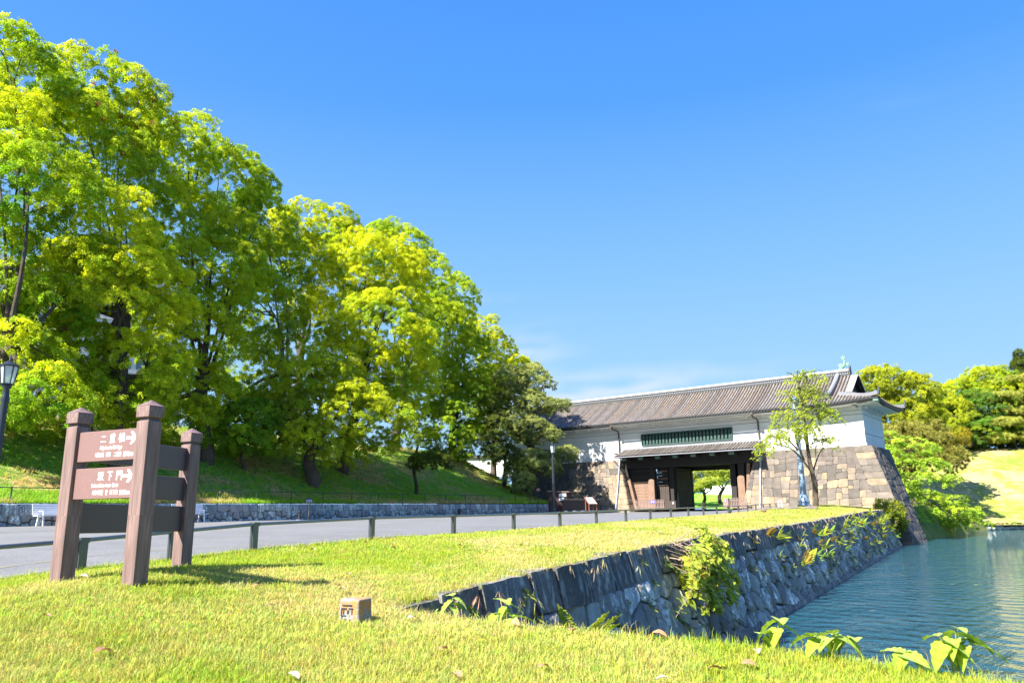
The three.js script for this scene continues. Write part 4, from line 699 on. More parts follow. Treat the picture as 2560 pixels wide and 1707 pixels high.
  for (let x = -36.7; x < 1.75; x += .292) {
    let t0 = .03; if (x > XG) t0 = TH + (x - XG) / (1.9 - XG) * (1 - TH) + .02; if (t0 > .96) continue;
    const row = part('tile_row', rowGeo(x, t0, 1.0, .088), r8.pick([M.tile, M.tile, M.tileB, M.tileC]), roof);
    const [z, y] = prof(1, .05); if (x > -34) part('end_tile', disc, M.tileDark, roof).position.set(x, y + lift(x, 1), z + .05);
  }
  for (let z = 1.1, i = 0; z > -8; z -= .292, i++) {                                   // rows of the hip on the water side
    const e = Math.abs(z - RZ) / 5.02, ts = Math.max(TH, (z - RZ) / 5.02 > TH ? e : TH), pts = [];
    if (e > .97) continue;
    for (let k = 0; k <= 5; k++) { const t = mix(Math.max(TH, e) + .01, 1, k / 5); pts.push(V(hipX(t), prof(t)[1] + .02 + (EY(1.9) - 8.82) * ((t - TH) / (1 - TH)) ** 2 * Math.min(1, e / Math.max(t, .01)) ** 2, z)); }
    part('tile_row', limb(pts, .088, .088, 6, 6), r8.pick([M.tile, M.tileB]), roof);
  }
  // ridges: main ridge in layers with a white capping; descending ridge, corner ridge, gable verge
  part('main_ridge', [box(35.6, .34, .52, -19.1, RY + .1, RZ), box(35.6, .1, .64, -19.1, RY + .3, RZ), box(35.6, .08, .6, -19.1, RY - .06, RZ)], M.tileDark, roof);
  { const l = []; for (let x = -36.8; x < -1.4; x += .2) l.push(new THREE.CylinderGeometry(.07, .07, .06, 8).rotateX(Math.PI / 2).translate(x, RY + .14, RZ + .27)); part('ridge_rosette', l, M.ridge, roof).userData.kind = 'stuff'; }
  part('ridge_cap', [new THREE.CylinderGeometry(.17, .17, 35.6, 12).rotateZ(Math.PI / 2).scale(1, .8, 1.5).translate(-19.1, RY + .42, RZ)], M.plaster, roof);
  const descend = (pts, w, h, name, mat) => { const c = new THREE.CatmullRomCurve3(pts), l = []; for (let i = 0; i < 14; i++) l.push(beam(c.getPointAt(i / 14), c.getPointAt((i + 1) / 14).addScaledVector(c.getTangentAt((i + 1) / 14), .03), w, h)); return part(name, l, mat, roof); };
  const dp = (x, t, up) => { const [z, y] = prof(t, up); return V(x, y + lift(x, t), z); };
  descend([dp(-2.25, .02, .2), dp(-2.27, .3, .2), dp(-2.32, .6, .2), dp(-2.35, .80, .22)], .34, .36, 'descending_ridge', M.ridge);
  descend([dp(-2.25, .02, .4), dp(-2.27, .3, .4), dp(-2.32, .6, .4), dp(-2.35, .80, .42)], .2, .12, 'ridge_cap', M.ridge);
  part('ridge_end_tile', [new THREE.TorusGeometry(.2, .07, 6, 12, 4.4).rotateZ(-.6).translate(-2.35, dp(0, .82, .3).y, dp(0, .82, 0).z + .12), box(.5, .42, .12, -2.35, dp(0, .82, .2).y, dp(0, .82, 0).z + .06, .04), box(.1, .3, .1, -2.35, dp(0, .82, .65).y, dp(0, .82, 0).z + .06, .03)], M.tileDark, roof);
  descend([dp(-1.5, .68, .16), dp(-.4, .76, .1), dp(.8, .87, .06), dp(1.92, 1.0, .3)], .3, .3, 'corner_ridge', M.ridge);
  part('ridge_end_tile', [box(.14, .34, .34, 1.98, EY(1.9) + .42, 1.55, .04), box(.1, .34, .1, 2.0, EY(1.9) + .7, 1.58, .03)], M.tileDark, roof);
  { const zc = 2 * RZ; descend([V(-.9, prof(.62)[1] + .1, zc - prof(.62)[0]), V(.6, prof(.85)[1] + .12, zc - prof(.85)[0]), V(1.92, EY(1.9) + .3, zc - prof(1)[0])], .3, .3, 'corner_ridge', M.ridge); part('ridge_end_tile', [box(.14, .34, .34, 1.98, EY(1.9) + .4, -8.5, .04), box(.1, .36, .1, 2.02, EY(1.9) + .68, -8.52, .03)], M.tileDark, roof); }
  for (let i = 0; i < 15; i++) { const t = .06 + i * .037, [z, y] = prof(t, .08); for (const s of [1, -1]) { const m = part('verge_tile', box(.6, .08, .095, 0, 0, 0, .02), M.plaster, roof); m.position.set(XG + .1, y, s > 0 ? z : 2 * RZ - z); m.rotation.x = s * .5; } }
  for (const s of [1, -1]) { const a = prof(.03, .03), b = prof(TH, .03); part('verge_board', beam(V(XG + .1, a[1], s > 0 ? a[0] : 2 * RZ - a[0]), V(XG + .1, b[1], s > 0 ? b[0] : 2 * RZ - b[0]), .5, .08), M.tileDark, roof); }
  part('gable_wall', (() => { const s = new THREE.Shape(); const a = prof(.06), b = prof(TH); s.moveTo(b[0] - RZ, b[1]); s.lineTo(a[0] - RZ, a[1]); s.lineTo(0, RY); s.lineTo(RZ - a[0], a[1]); s.lineTo(RZ - b[0], b[1]); const g = new THREE.ExtrudeGeometry(s, { depth: .12, bevelEnabled: false }); return g.rotateY(Math.PI / 2).translate(XG - .35, -.05, RZ); })(), M.iron, roof);
  part('ridge_end_tile', [box(.16, .75, .6, -1.25, RY + .2, RZ, .05), box(.14, .3, .3, -1.22, RY + .68, RZ, .05)], M.tileDark, roof);
  // ---- gutter with two downpipes
  part('gutter', [box(14.8, .13, .16, -15.95, 8.66, 1.6, .03), ...Array.from({ length: 13 }, (_, i) => box(.06, .2, .1, -23 + i * 1.18, 8.66, 1.66))], M.gutter, G);
  for (const x of [-23.25, -8.72]) {
    part('downpipe', [limb([V(x, 8.62, 1.58), V(x, 8.42, 1.5), V(x, 8.3, .5), V(x, 8.1, .22)], .075, .075, 12, 8), cyl(.075, .075, 2.6, x, 5.5, .2), box(.26, .22, .26, x, 8.64, 1.6, .03)], M.pipe, G);
    part('downpipe', [limb([V(x, 5.55, .2), V(x, 4.6, .5), V(x, 3.6, .7), V(x, 1.8, 1.05), V(x, FL, 1.35)].map((p) => p.setZ(faceZ(p.y) + .12)), .085, .085, 16, 8), ...[4.6, 3.2, 1.8].map((y) => box(.2, .06, .2, x, y, faceZ(y) + .1))], M.pipeGray, G);
  }
  // ---- lower roof over the opening
  {
    const X0 = -22.75, X1 = -8.45, p2 = (t, u = 0) => [mix(.12, 2.22, t), 6.3 - .78 * t - .04 * Math.sin(Math.PI * t) + u];
    const r2 = part('canopy_roof', sheet(6, 20, (a, b) => { const [z, y] = p2(a); return [mix(X0, X1, b), y, z]; }), M.valley, G);
    for (let x = X0 + .1; x < X1; x += .292) { const g = part('tile_row', limb([V(x, p2(.02, .02)[1], p2(.02)[0]), V(x, p2(.5, .02)[1], p2(.5)[0]), V(x, p2(1, .02)[1], p2(1)[0])], .085, .085, 5, 8), r8.pick([M.tile, M.tileB]), r2); }
    part('canopy_ridge', [box(X1 - X0, .16, .22, (X0 + X1) / 2, 6.34, .2, .03)], M.ridge, r2);
    part('canopy_edge', [box(X1 - X0 + .1, .1, .12, (X0 + X1) / 2, 5.46, 2.2, .02), box(.12, .14, 2.1, X0, 5.86, 1.15).rotateX(0)], M.ridge, r2);
    part('canopy_board', [sheet(2, 2, (a, b) => [mix(X0 + .05, X1 - .05, b), mix(6.12, 5.36, a), mix(.1, 2.18, a)])], M.woodDark, r2);
    for (let i = 0; i < 7; i++) { const x = -21.95 + i * 1.845; part('beam_cap', box(.42, .3, .3, x, 5.3, 1.62, .02), M.copper, r2); part('beam', box(.34, .26, 1.6, x, 5.3, .7), M.woodDark, r2); }
    part('downpipe', [limb([V(X0 - .1, 5.42, 2.15), V(X0 - .1, 5.28, 2.1), V(-23.2, 4.9, .9), V(-23.2, 4.7, .55)], .05, .05, 8, 6), limb([V(X1, 5.42, 2.15), V(X1, 5.25, 2.1), V(-8.75, 4.95, .9), V(-8.75, 4.7, .55)], .05, .05, 8, 6)], M.pipeGray, r2);
  }
  // ---- timber gateway: beam, pillars, panels, doors
  part('lintel', [box(13.3, .95, .9, -16.0, 4.92, -.32, .03)], M.woodDark, G);
  part('lintel', [box(12.9, .3, .5, -16.0, 5.5, -.1, .02)], M.woodDark, G);
  part('ceiling', box(12.8, .16, 6.0, -16.0, 4.72, -3.9), M.woodDark, G);
  const pillar = (x, z, w, d, y0, y1, m) => part('pillar', box(w, y1 - y0, d, x, (y0 + y1) / 2, z, .03), m, G);
  pillar(-19.85, -.3, .55, .5, FL, 4.46, M.woodDark); pillar(-10.75, -.3, .6, .5, FL, 4.46, M.woodDark); pillar(-18.25, -1.2, .5, .5, FL, 4.6, M.woodDark); pillar(-11.9, -1.2, .55, .55, FL, 4.6, M.woodDark);
  pillar(-18.75, -6.4, .5, .5, FL, 4.6, M.woodMid); pillar(-13.9, -6.4, .5, .5, FL, 4.6, M.iron);
  const casing = (x, y1, w) => { const s = new THREE.Shape(); s.moveTo(-w / 2, 0); s.lineTo(-w / 2, y1 - FL - .25); s.quadraticCurveTo(-w / 2, y1 - FL, 0, y1 - FL); s.quadraticCurveTo(w / 2, y1 - FL, w / 2, y1 - FL - .25); s.lineTo(w / 2, 0); const h = new THREE.Path(); h.absarc(0, y1 - FL - .32, .06, 0, 6.29); s.holes.push(h); return new THREE.ExtrudeGeometry(s, { depth: .14, bevelSize: .012, bevelThickness: .012, bevelSegments: 1 }).translate(x, FL, -.02); };
  part('pillar_casing', casing(-19.86, 3.3, .6), M.woodRed, G); part('pillar_casing', casing(-10.76, 3.3, .64), M.woodRed, G);
  part('jamb_post', beam(V(-22.28, 3.3, .05), V(-21.6, FL, .05), .42, .3, .03), M.woodRed, G); part('jamb_post', beam(V(-22.6, 4.5, .0), V(-22.2, 3.2, 0), .4, .25, .03), M.woodDark, G);
  part('jamb_post', beam(V(-9.95, 4.4, .02), V(-10.32, FL, .02), .2, .3, .02), M.woodRed, G);
  for (let y = FL, i = 0; y < 4.4; y += .31, i++) part('plank', box(2.5, .3, .06, -21.1, y + .15, -.35 + .012 * (i % 2), .012), y < 2.9 ? M.woodRed : M.woodDark, G);
  for (const y of [3.05, 3.6, 4.2]) part('rail', box(2.4, .09, .1, -21.1, y, -.27), M.woodMid, G);
  for (let x = -19.5, i = 0; x < -18.5; x += .2, i++) part('plank', box(.19, 2.35, .05, x, FL + 1.18, -.75 + .01 * (i % 2), .01), M.woodMid, G);
  for (let y = 2.75, i = 0; y < 4.5; y += .3, i++) part('plank', box(1.1, .28, .05, -19.0, y + .15, -.75 + .012 * (i % 2), .01), M.woodDark, G);
  for (const y of [2.72, 3.35, 4.1]) part('rail', box(1.1, .1, .12, -19.0, y, -.67, .02), M.woodRed, G);
  for (const y of [.6, 1.9, 3.2]) part('rail', box(.1, .1, 4.8, -18.7, y + .3, -3.8), M.woodMid, G);
  part('side_panel', box(.12, 4.2, 5.2, -18.95, FL + 2.1, -3.9), M.woodDark, G); part('side_panel', box(.12, 4.2, 5.2, -11.5, FL + 2.1, -3.9), M.woodDark, G);
  part('side_panel', box(.9, 3.4, .1, -10.2, FL + 2.6, -.4), M.woodDark, G); part('side_panel', box(1.0, 2.4, .1, -10.2, FL + 1.2, -.34), M.woodRed, G);
  const door = (x, turn) => { const d = part('door', box(2.75, 4.0, .14, 1.38, 2.0, 0, .02), M.iron, G); d.position.set(x, FL + .06, -1.45); d.rotation.y = turn; for (let i = 0; i < 9; i++) part('iron_strap', box(.13, 3.96, .03, .18 + i * .3, 2, .085, .01), M.iron, d); for (const y of [.5, 2, 3.5]) part('hinge_band', box(2.7, .1, .035, 1.38, y, .105, .01), M.iron, d); return d; };
  door(-17.95, Math.PI / 2 - .08); door(-12.25, Math.PI / 2 + .06);
  part('back_wall', [box(3.2, 4.4, .2, -20.4, FL + 2.2, -6.7), box(3.9, 4.4, .2, -11.6, FL + 2.2, -6.7), box(13, .5, .3, -16, 4.55, -6.6)], M.woodDark, G);
  // ---- gilded-green fish ornament on the ridge end
  const f = part('ridge_fish', [limb([V(-2.05, RY + .5, RZ), V(-1.95, RY + .72, RZ), V(-1.72, RY + .9, RZ), V(-1.62, RY + 1.2, RZ), V(-1.72, RY + 1.5, RZ)], .2, .07, 14, 10, .3), box(.8, .16, .4, -1.9, RY + .52, RZ, .05)], M.copperPale, roof);
  const fin = (pts, d = .05) => { const s = new THREE.Shape(); s.moveTo(...pts[0]); pts.slice(1).forEach((p) => s.lineTo(...p)); return new THREE.ExtrudeGeometry(s, { depth: d, bevelSize: .01, bevelThickness: .01, bevelSegments: 1 }); };
  part('fish_fin', [fin([[0, 0], [-.16, .28], [-.05, .2], [.06, .46], [.14, .22], [.3, .34], [.16, .02]]).translate(-1.78, RY + 1.45, RZ - .03), fin([[0, 0], [-.34, -.1], [-.3, .03], [-.42, .06], [-.06, .2]]).translate(-1.86, RY + .95, RZ - .03), fin([[0, 0], [.3, .02], [.24, .12], [.34, .26], [.02, .26]]).translate(-1.56, RY + .86, RZ - .03)], M.copperPale, roof);
}

// ---------------------------------------------------------------- lettering drawn stroke by stroke
const GLYPH = {
  '二': 'M.2 .26L.8 .26M.06 .82L.94 .82', '下': 'M.06 .12L.94 .12M.47 .12L.47 .96M.5 .36L.8 .58',
  '重': 'M.78 .05L.24 .13M.06 .22L.94 .22M.22 .33L.78 .33L.78 .64L.22 .64ZM.22 .48L.78 .48M.5 .1L.5 .93M.14 .78L.86 .78M.04 .94L.96 .94',
  '橋': 'M.02 .28L.38 .28M.2 .04L.2 .97M.19 .32L.02 .66M.21 .36L.36 .54M.86 .05L.5 .13M.42 .24L.98 .24M.68 .11L.44 .44M.7 .24L.96 .43M.56 .36L.82 .36L.82 .48L.56 .48ZM.45 .97L.45 .58L.94 .58L.94 .95M.57 .69L.81 .69L.81 .85L.57 .85Z',
  '坂': 'M.03 .32L.37 .32M.2 .07L.2 .8M.01 .85L.39 .74M.46 .12L.96 .12M.5 .12L.49 .5L.36 .95M.52 .36L.87 .36L.72 .68L.46 .94M.54 .46L.72 .71L.98 .94',
  '門': 'M.1 .97L.1 .07L.43 .07L.43 .43L.1 .43M.1 .25L.43 .25M.57 .43L.57 .07L.9 .07L.9 .94L.79 .91M.57 .25L.9 .25M.57 .43L.9 .43',
  '桥': 'M.02 .28L.38 .28M.2 .04L.2 .97M.19 .32L.02 .66M.21 .36L.36 .54M.9 .05L.5 .13M.42 .3L.99 .3M.68 .11L.4 .56M.68 .3L.99 .54M.57 .5L.54 .72L.42 .97M.82 .5L.82 .97',
  '门': 'M.16 .05L.26 .16M.13 .26L.13 .97M.36 .12L.88 .12L.88 .93L.76 .9',
  '니': 'M.1 .12L.1 .76L.62 .7M.85 .04L.85 .97', '주': 'M.18 .08L.82 .08M.5 .08L.18 .44M.5 .16L.84 .44M.04 .62L.96 .62M.5 .62L.5 .98', '바': 'M.1 .14L.1 .84L.5 .84L.5 .14M.1 .48L.5 .48M.74 .03L.74 .98M.74 .5L.98 .5',
  '시': 'M.36 .14L.06 .86M.33 .36L.64 .86M.86 .03L.86 .98', '다': 'M.56 .16L.1 .16L.1 .8L.6 .8M.76 .03L.76 .98M.76 .5L.98 .5', '리': 'M.1 .12L.56 .12L.56 .46L.1 .46L.1 .82L.64 .8M.86 .03L.86 .98',
  '사': 'M.34 .14L.05 .86M.31 .36L.6 .86M.76 .03L.76 .98M.76 .5L.98 .5', '카': 'M.1 .15L.56 .15L.44 .88M.08 .5L.54 .48M.76 .03L.76 .98M.76 .5L.98 .5', '타': 'M.56 .14L.1 .14L.1 .82L.6 .82M.1 .48L.54 .48M.76 .03L.76 .98M.76 .5L.98 .5',
  '몬': 'M.24 .05L.76 .05L.76 .32L.24 .32ZM.5 .32L.5 .52M.04 .52L.96 .52M.2 .66L.2 .95L.86 .95', '문': 'M.24 .04L.76 .04L.76 .32L.24 .32ZM.04 .46L.96 .46M.5 .46L.5 .64M.2 .66L.2 .95L.86 .95',
  'お': 'M.1 .25L.6 .25M.35 .05L.35 .85L.15 .8L.2 .62L.6 .5L.88 .62L.85 .85L.6 .93M.72 .12L.92 .3', '手': 'M.78 .05L.3 .14M.14 .32L.86 .32M.04 .56L.96 .56M.5 .12L.5 .92L.36 .88', '洗': 'M.06 .1L.2 .22M.02 .38L.16 .48M.04 .95L.22 .62M.46 .08L.38 .34M.42 .24L.9 .24M.66 .04L.66 .5M.3 .5L.98 .5M.54 .5L.5 .76L.3 .95M.76 .5L.76 .88L.98 .86',
};
function glyphs(ctx, text, x, y, size, pitch, weight, squeeze = 1) {
  ctx.lineJoin = 'round'; ctx.lineCap = 'butt';
  for (const ch of text) {
    if (GLYPH[ch]) { ctx.beginPath(); const n = GLYPH[ch].match(/[MLZ]|-?[\d.]+/g); for (let i = 0; i < n.length;) { const c = n[i++]; if (c === 'Z') ctx.closePath(); else { const X = x + (+n[i++]) * size * squeeze, Y = y + (+n[i++]) * size; c === 'M' ? ctx.moveTo(X, Y) : ctx.lineTo(X, Y); } } ctx.lineWidth = weight; ctx.stroke(); }
    x += pitch;
  }
}
function canvasTex(w, h, draw) { const c = document.createElement('canvas'); c.width = w; c.height = h; draw(c.getContext('2d'), w, h); const t = new THREE.CanvasTexture(c); t.colorSpace = THREE.SRGBColorSpace; t.anisotropy = 8; return t; }
const boardFace = (jp, en, kr, cn, dist, x0, xe) => canvasTex(1024, 448, (g, w, h) => {
  g.fillStyle = '#775b58'; g.fillRect(0, 0, w, h);
  const r = Rng(en.length); for (let i = 0; i < 900; i++) { g.fillStyle = `rgba(${r() < .5 ? '70,48,46' : '175,140,134'},${r.in(.02, .09)})`; g.fillRect(r.in(0, w), r.in(0, h), r.in(2, 50), r.in(1, 4)); }
  for (let i = 0; i < 12; i++) { g.fillStyle = 'rgba(235,225,220,.55)'; g.beginPath(); g.arc(r.in(0, 500), r.in(0, h), r.in(1.5, 4), 0, 7); g.fill(); }
  g.strokeStyle = g.fillStyle = '#f4eff0';
  const fit = (text, font, x, y, width) => { g.font = font; const k = width / g.measureText(text).width; g.save(); g.translate(x, y); g.scale(k, 1); g.fillText(text, 0, 0); g.restore(); };
  glyphs(g, jp, x0, 46, 142, 158, 13, .72);
  fit(en, '74px sans-serif', xe, 282, 772 - xe);
  const kp = 264 / kr.length; glyphs(g, kr, 322 + (xe < 350 ? 18 : 0), 322, 74, kp, 6.5, .44 + (kr.length < 8 ? .02 : 0)); glyphs(g, cn, 640, 322, 76, 44, 6.5, .5);
  fit(dist, 'bold 92px sans-serif', 798, 398, 172);
  // arrow: a broad shaft and an open head
  g.beginPath(); g.moveTo(830, 110); g.lineTo(936, 110); g.lineTo(894, 40); g.lineTo(936, 40); g.lineTo(1006, 130); g.lineTo(936, 222); g.lineTo(894, 222); g.lineTo(936, 152); g.lineTo(830, 152); g.closePath(); g.fill();
});
// ---------------------------------------------------------------- the wooden signpost: three posts at a right angle
{
  const A = V(.906, 0, .423), P1 = V(-4.36, 0, -7.62), y0 = -.78, s = .158;
  const t = thing('direction_sign', 'brown wooden signpost of three capped posts with two lettered boards', 'signpost', [P1.x, 0, P1.z], Math.atan2(-A.z, A.x));
  // in the group's own axes the lettered boards run along +x
  const own = (x, z) => { const dx = x - P1.x, dz = z - P1.z; return [dx * A.x + dz * A.z, -dx * A.z + dz * A.x]; }, Q3 = own(-3.93, -9.3);
  [[0, 0, .86], [1.0, 0, .86], [...Q3, .83]].forEach(([x, z, TOP]) => {
    const p = part('post', box(s, TOP - y0 + .1, s, x, (TOP + y0) / 2, z, .008), M.sign, t);
    part('post_neck', box(s * .78, .05, s * .78, x, TOP + .065, z), M.signBack, p);
    const cap = new THREE.CylinderGeometry(.004, s * .795, .062, 4, 1).rotateY(Math.PI / 4).translate(x, TOP + .222, z);
    part('post_cap', [box(s * 1.12, .11, s * 1.12, x, TOP + .135, z, .01), cap.toNonIndexed()], M.sign, p);
  });
  const L = 1.0 - s, H = .295;
  [[.85, ['二重橋', 'Nijubashi Bridge', '니주바시 다리', '二重桥', '270m', 384, 388]], [.492, ['坂下門', 'Sakashita-mon Gate', '사카시타몬 문', '坂下门', '580m', 404, 310]]].forEach(([y, a]) => {
    const b = part('lettered_board', box(L + .03, H, .045, .5, y - H / 2, .02, .006), M.sign, t);
    part('lettering', new THREE.PlaneGeometry(L - .004, H - .008).translate(.5, y - H / 2, .0445), std({ map: boardFace(...a), roughness: .55 }), b);
  });
  for (const [y, h] of [[.85, .27], [.50, .27], [.165, .29]]) part('board', beam(V(0, y - h / 2, -.04), V(Q3[0], y - h / 2 - .015, Q3[1] + .05), .05, h, .008), M.signBack, t);
}
// ---------------------------------------------------------------- low guard fence along the lawn
{
  const t = thing('guard_fence', 'low grey metal guard fence between the lawn and the road', 'fence'), RAIL = .40;
  const at = (D) => V(fenceX(D), fenceY(D), -D), Ds = [2.2, 4.6, 7.2, 9.72, 10.9]; for (let i = 0; i < 20; i++) Ds.push(12.24 + i * 2.66);
  Ds.forEach((D, i) => {
    const p = at(D); part('post', [box(.075, RAIL + .25, .11, 0, (RAIL - .25) / 2, 0, .008), box(.022, RAIL + .2, .125, .0, (RAIL - .25) / 2, 0)].map((g) => g.rotateY(-.47).translate(p.x, p.y, p.z)), M.fence, t);
    if (i) { const q = at(Ds[i - 1]); const a = q.clone().setY(q.y + RAIL), b = p.clone().setY(p.y + RAIL); part('rail', [beam(a, b, .075, .05, .018)], M.rail, t); part('rail_joint', [box(.1, .062, .12).rotateY(-.47).translate(p.x, p.y + RAIL, p.z)], M.fence, t); }
  });
}
// thin green railing on the embankment
{
  const t = thing('railing', 'thin dark green railing along the top of the stone retaining wall', 'railing'), pts = [];
  for (let a = -15; a <= 50; a += 2.62) { const [x, z] = bankAt(a, .75 + Math.max(0, a - 47) * .5); pts.push(V(x, bankY(x, z), z)); }
  pts.forEach((p, i) => { part('post', cyl(.03, .03, .78, p.x, p.y - .1, p.z, 6), M.fenceGreen, t); if (i) part('rail', limb([pts[i - 1].clone().add(V(0, .66, 0)), p.clone().add(V(0, .66, 0))], .02, .02, 2, 6), M.fenceGreen, t); });
}
// ---------------------------------------------------------------- carved boundary stone
{
  const t = thing('boundary_stone', 'small square stone marker with carved strokes and orange lichen on the front lawn', 'stone marker', [-1.32, lawnY(-1.32, 6.62) - .03, -6.62], -.42); t.scale.setScalar(1.27);
  const lich = (seed) => tex(256, (u, v) => { const a = fbm(u * 4, v * 4, 5, 4, seed), f = fbm(u * 40, v * 40, 2, 40, seed + 1), o = sstep(.47, .62, a + (v > .8 ? .1 : v > .6 ? -.02 : -.12)), k = .6 + .8 * (f - .2); return [mix(.26, .42, o) * k, mix(.255, .22, o) * k, mix(.25, .08, o) * k]; });
  const g = new RoundedBoxGeometry(.15, .25, .15, 5, .016).translate(0, .045, 0), p = g.attributes.position;
  for (let i = 0; i < p.count; i++) { const y = p.getY(i), k = 1 + .10 * sstep(.1, -.06, y) + .05 * (fbm(p.getX(i) * 22 + 9, y * 22 + p.getZ(i) * 17 + 9, 3, 0, 6) - .5); p.setXYZ(i, p.getX(i) * k, y + .012 * (fbm(p.getX(i) * 30 + 5, p.getZ(i) * 30 + 5, 2, 0, 8) - .5), p.getZ(i) * k); }
  g.computeVertexNormals();
  const uv = g.attributes.uv; for (let i = 0; i < uv.count; i++) { const n = g.attributes.normal; const ax = Math.abs(n.getX(i)), ay = Math.abs(n.getY(i)); uv.setXY(i, (ax > .6 ? p.getZ(i) : p.getX(i)) / .17 + .5, ay > .6 ? p.getZ(i) / .3 + .9 : (p.getY(i) + .08) / .26); }
  const b = part('block', g, std({ map: lich(31), roughness: .95, bumpMap: T.rock, bumpScale: .006 }), t);
  const l = []; const st = (x, y, w, h) => l.push(box(w, h, .004, x, y, .0785));
  for (const [x, y, w, h] of [[-.008, .132, .075, .008], [-.03, .112, .04, .008], [.022, .112, .034, .008], [-.05, .088, .008, .05], [-.034, .092, .007, .03], [.0, .092, .012, .022], [.03, .09, .007, .026], [-.03, .068, .03, .007], [-.045, .035, .007, .06], [-.018, .045, .022, .007], [-.014, .03, .02, .007], [.018, .04, .018, .014], [.02, .022, .024, .006]]) st(x - .004, y, w, h);
  part('carving', l, std({ color: rgb(.03, .028, .03), roughness: 1 }), b);
}
// ---------------------------------------------------------------- lamps
function lantern(t, y, k, head) {                        // six-sided lantern on a fluted post top
  const g = part('lantern', [new THREE.CylinderGeometry(.30 * k, .24 * k, .05 * k, 6).translate(0, y + .04 * k, 0), new THREE.CylinderGeometry(.36 * k, .36 * k, .05 * k, 6).translate(0, y + .80 * k, 0), new THREE.CylinderGeometry(.05 * k, .38 * k, .22 * k, 6).translate(0, y + .93 * k, 0), cyl(.05 * k, .012 * k, .28 * k, 0, y + 1.03 * k, 0, 8), new THREE.SphereGeometry(.055 * k, 8, 6).translate(0, y + 1.08 * k, 0),
    ...Array.from({ length: 6 }, (_, i) => { const a = (i + .5) * Math.PI / 3 + Math.PI / 6; return beam(V(Math.sin(a) * .215 * k, y + .05 * k, Math.cos(a) * .215 * k), V(Math.sin(a) * .325 * k, y + .8 * k, Math.cos(a) * .325 * k), .035 * k, .035 * k); })], head, t);
  for (let i = 0; i < 6; i++) { const a = i * Math.PI / 3 + Math.PI / 6, b = a + Math.PI / 3, q = (r, yy, an) => [Math.sin(an + Math.PI / 6 - Math.PI / 6) * r * k, y + yy * k, Math.cos(an) * r * k]; const pa = q(.205, .06, a + Math.PI / 6), pb = q(.205, .06, b + Math.PI / 6), pc = q(.315, .79, b + Math.PI / 6), pd = q(.315, .79, a + Math.PI / 6); const pg = new THREE.BufferGeometry(); pg.setAttribute('position', new THREE.Float32BufferAttribute([...pa, ...pb, ...pc, ...pa, ...pc, ...pd], 3)); pg.computeVertexNormals(); part('glass_pane', pg, M.lampGlass, g); }
}
function lampPost(name, label, [x, y, z], H, k, mat) {
  const t = thing(name, label, 'lamp post', [x, y, z]); const hy = H - 1.2 * k;
  part('pole', [lathe([[.0, 0], [.30 * k, 0], [.30 * k, .1], [.24 * k, .16], [.22 * k, .4], [.26 * k, .46], [.2 * k, .55], [.16 * k, .75], [.14 * k, 1.0], [.13 * k, hy - .5], [.17 * k, hy - .42], [.13 * k, hy - .3], [.11 * k, hy - .1], [.19 * k, hy - .04], [.15 * k, hy + .04]], 20)], mat, t); lantern(t, hy, k, mat); return t;
}
lampPost('lamp_post', 'black lamp post with a glass lantern standing at the end of the low retaining wall', [3.4, .05, -66], 6.1, .82, M.lampBlack);
lampPost('lamp_post', 'black lamp post with a glass lantern at the left edge of the photo', [-14.86, -.5, -22], 5.25, .72, M.lampBlack);
{
  const y = lawnY(20.33, 54.4) - .03, t = thing('lamp_post', 'tall fluted blue-grey lamp post whose lantern is hidden in the young willow', 'lamp post', [20.33, y, -54.4]), prof = [[0, 0], [.52, 0], [.52, .14], [.42, .2], [.40, .34], [.46, .4], [.36, .55], [.30, .7], [.33, .78], [.26, .95], [.235, 1.2], [.16, 6.4], [.13, 7.6]];
  const g = lathe(prof, 32), p = g.attributes.position; for (let i = 0; i < p.count; i++) { const yy = p.getY(i); if (yy > 1) { const a = Math.atan2(p.getX(i), p.getZ(i)), k = 1 - .07 * (.5 + .5 * Math.cos(a * 16)); p.setX(i, p.getX(i) * k); p.setZ(i, p.getZ(i) * k); } } g.computeVertexNormals();
  part('pole', g, M.lampBlue, t); part('cross_bar', [limb([V(-.55, 6.5, 0), V(.55, 6.5, 0)], .035, .035, 2, 8), lathe([[.16, 6.35], [.22, 6.42], [.16, 6.5]], 16)], M.lampBlue, t); lantern(t, 7.6, 1.05, M.lampBlue); t.scale.setScalar(.893);
}
// ---------------------------------------------------------------- benches by the retaining wall
function bench(label, u, off) {
  const q = retAt(u, 0, off), D = -q.z, t = thing('park_bench', label, 'bench', [q.x, roadY(q.x, D), q.z], -Math.atan2(-RU.z, RU.x) + Math.PI * 2 - .0);
  t.rotation.y = Math.atan2(-RU.z, RU.x);                // local +x runs along the wall, +z faces the road
  for (let i = 0; i < 4; i++) part('seat_slat', box(1.8, .03, .09, 0, .42, .06 + i * .105, .006), M.white, t);
  for (let i = 0; i < 5; i++) part('back_slat', box(1.8, .085, .025, 0, .5 + i * .092, -.03 - i * .02, .006), M.white, t);
  for (const x of [-.65, .65]) part('leg', [beam(V(x, .42, .36), V(x, 0, .44), .05, .06), beam(V(x, .42, .02), V(x, 0, -.08), .05, .06), box(.05, .05, .42, x, .39, .18), beam(V(x, .44, .0), V(x, .92, -.13), .04, .05), beam(V(x + .0, .62, .0), V(x, .60, .36), .045, .03), beam(V(x, .42, .36), V(x, .6, .36), .04, .03)], M.white, t);
  return t;
}
bench('white slatted bench at the left, half hidden by the nearest post of the signpost', 1.9, .62);
bench('white slatted bench by the wall, just showing past the right post of the signpost', 8.45, .62);
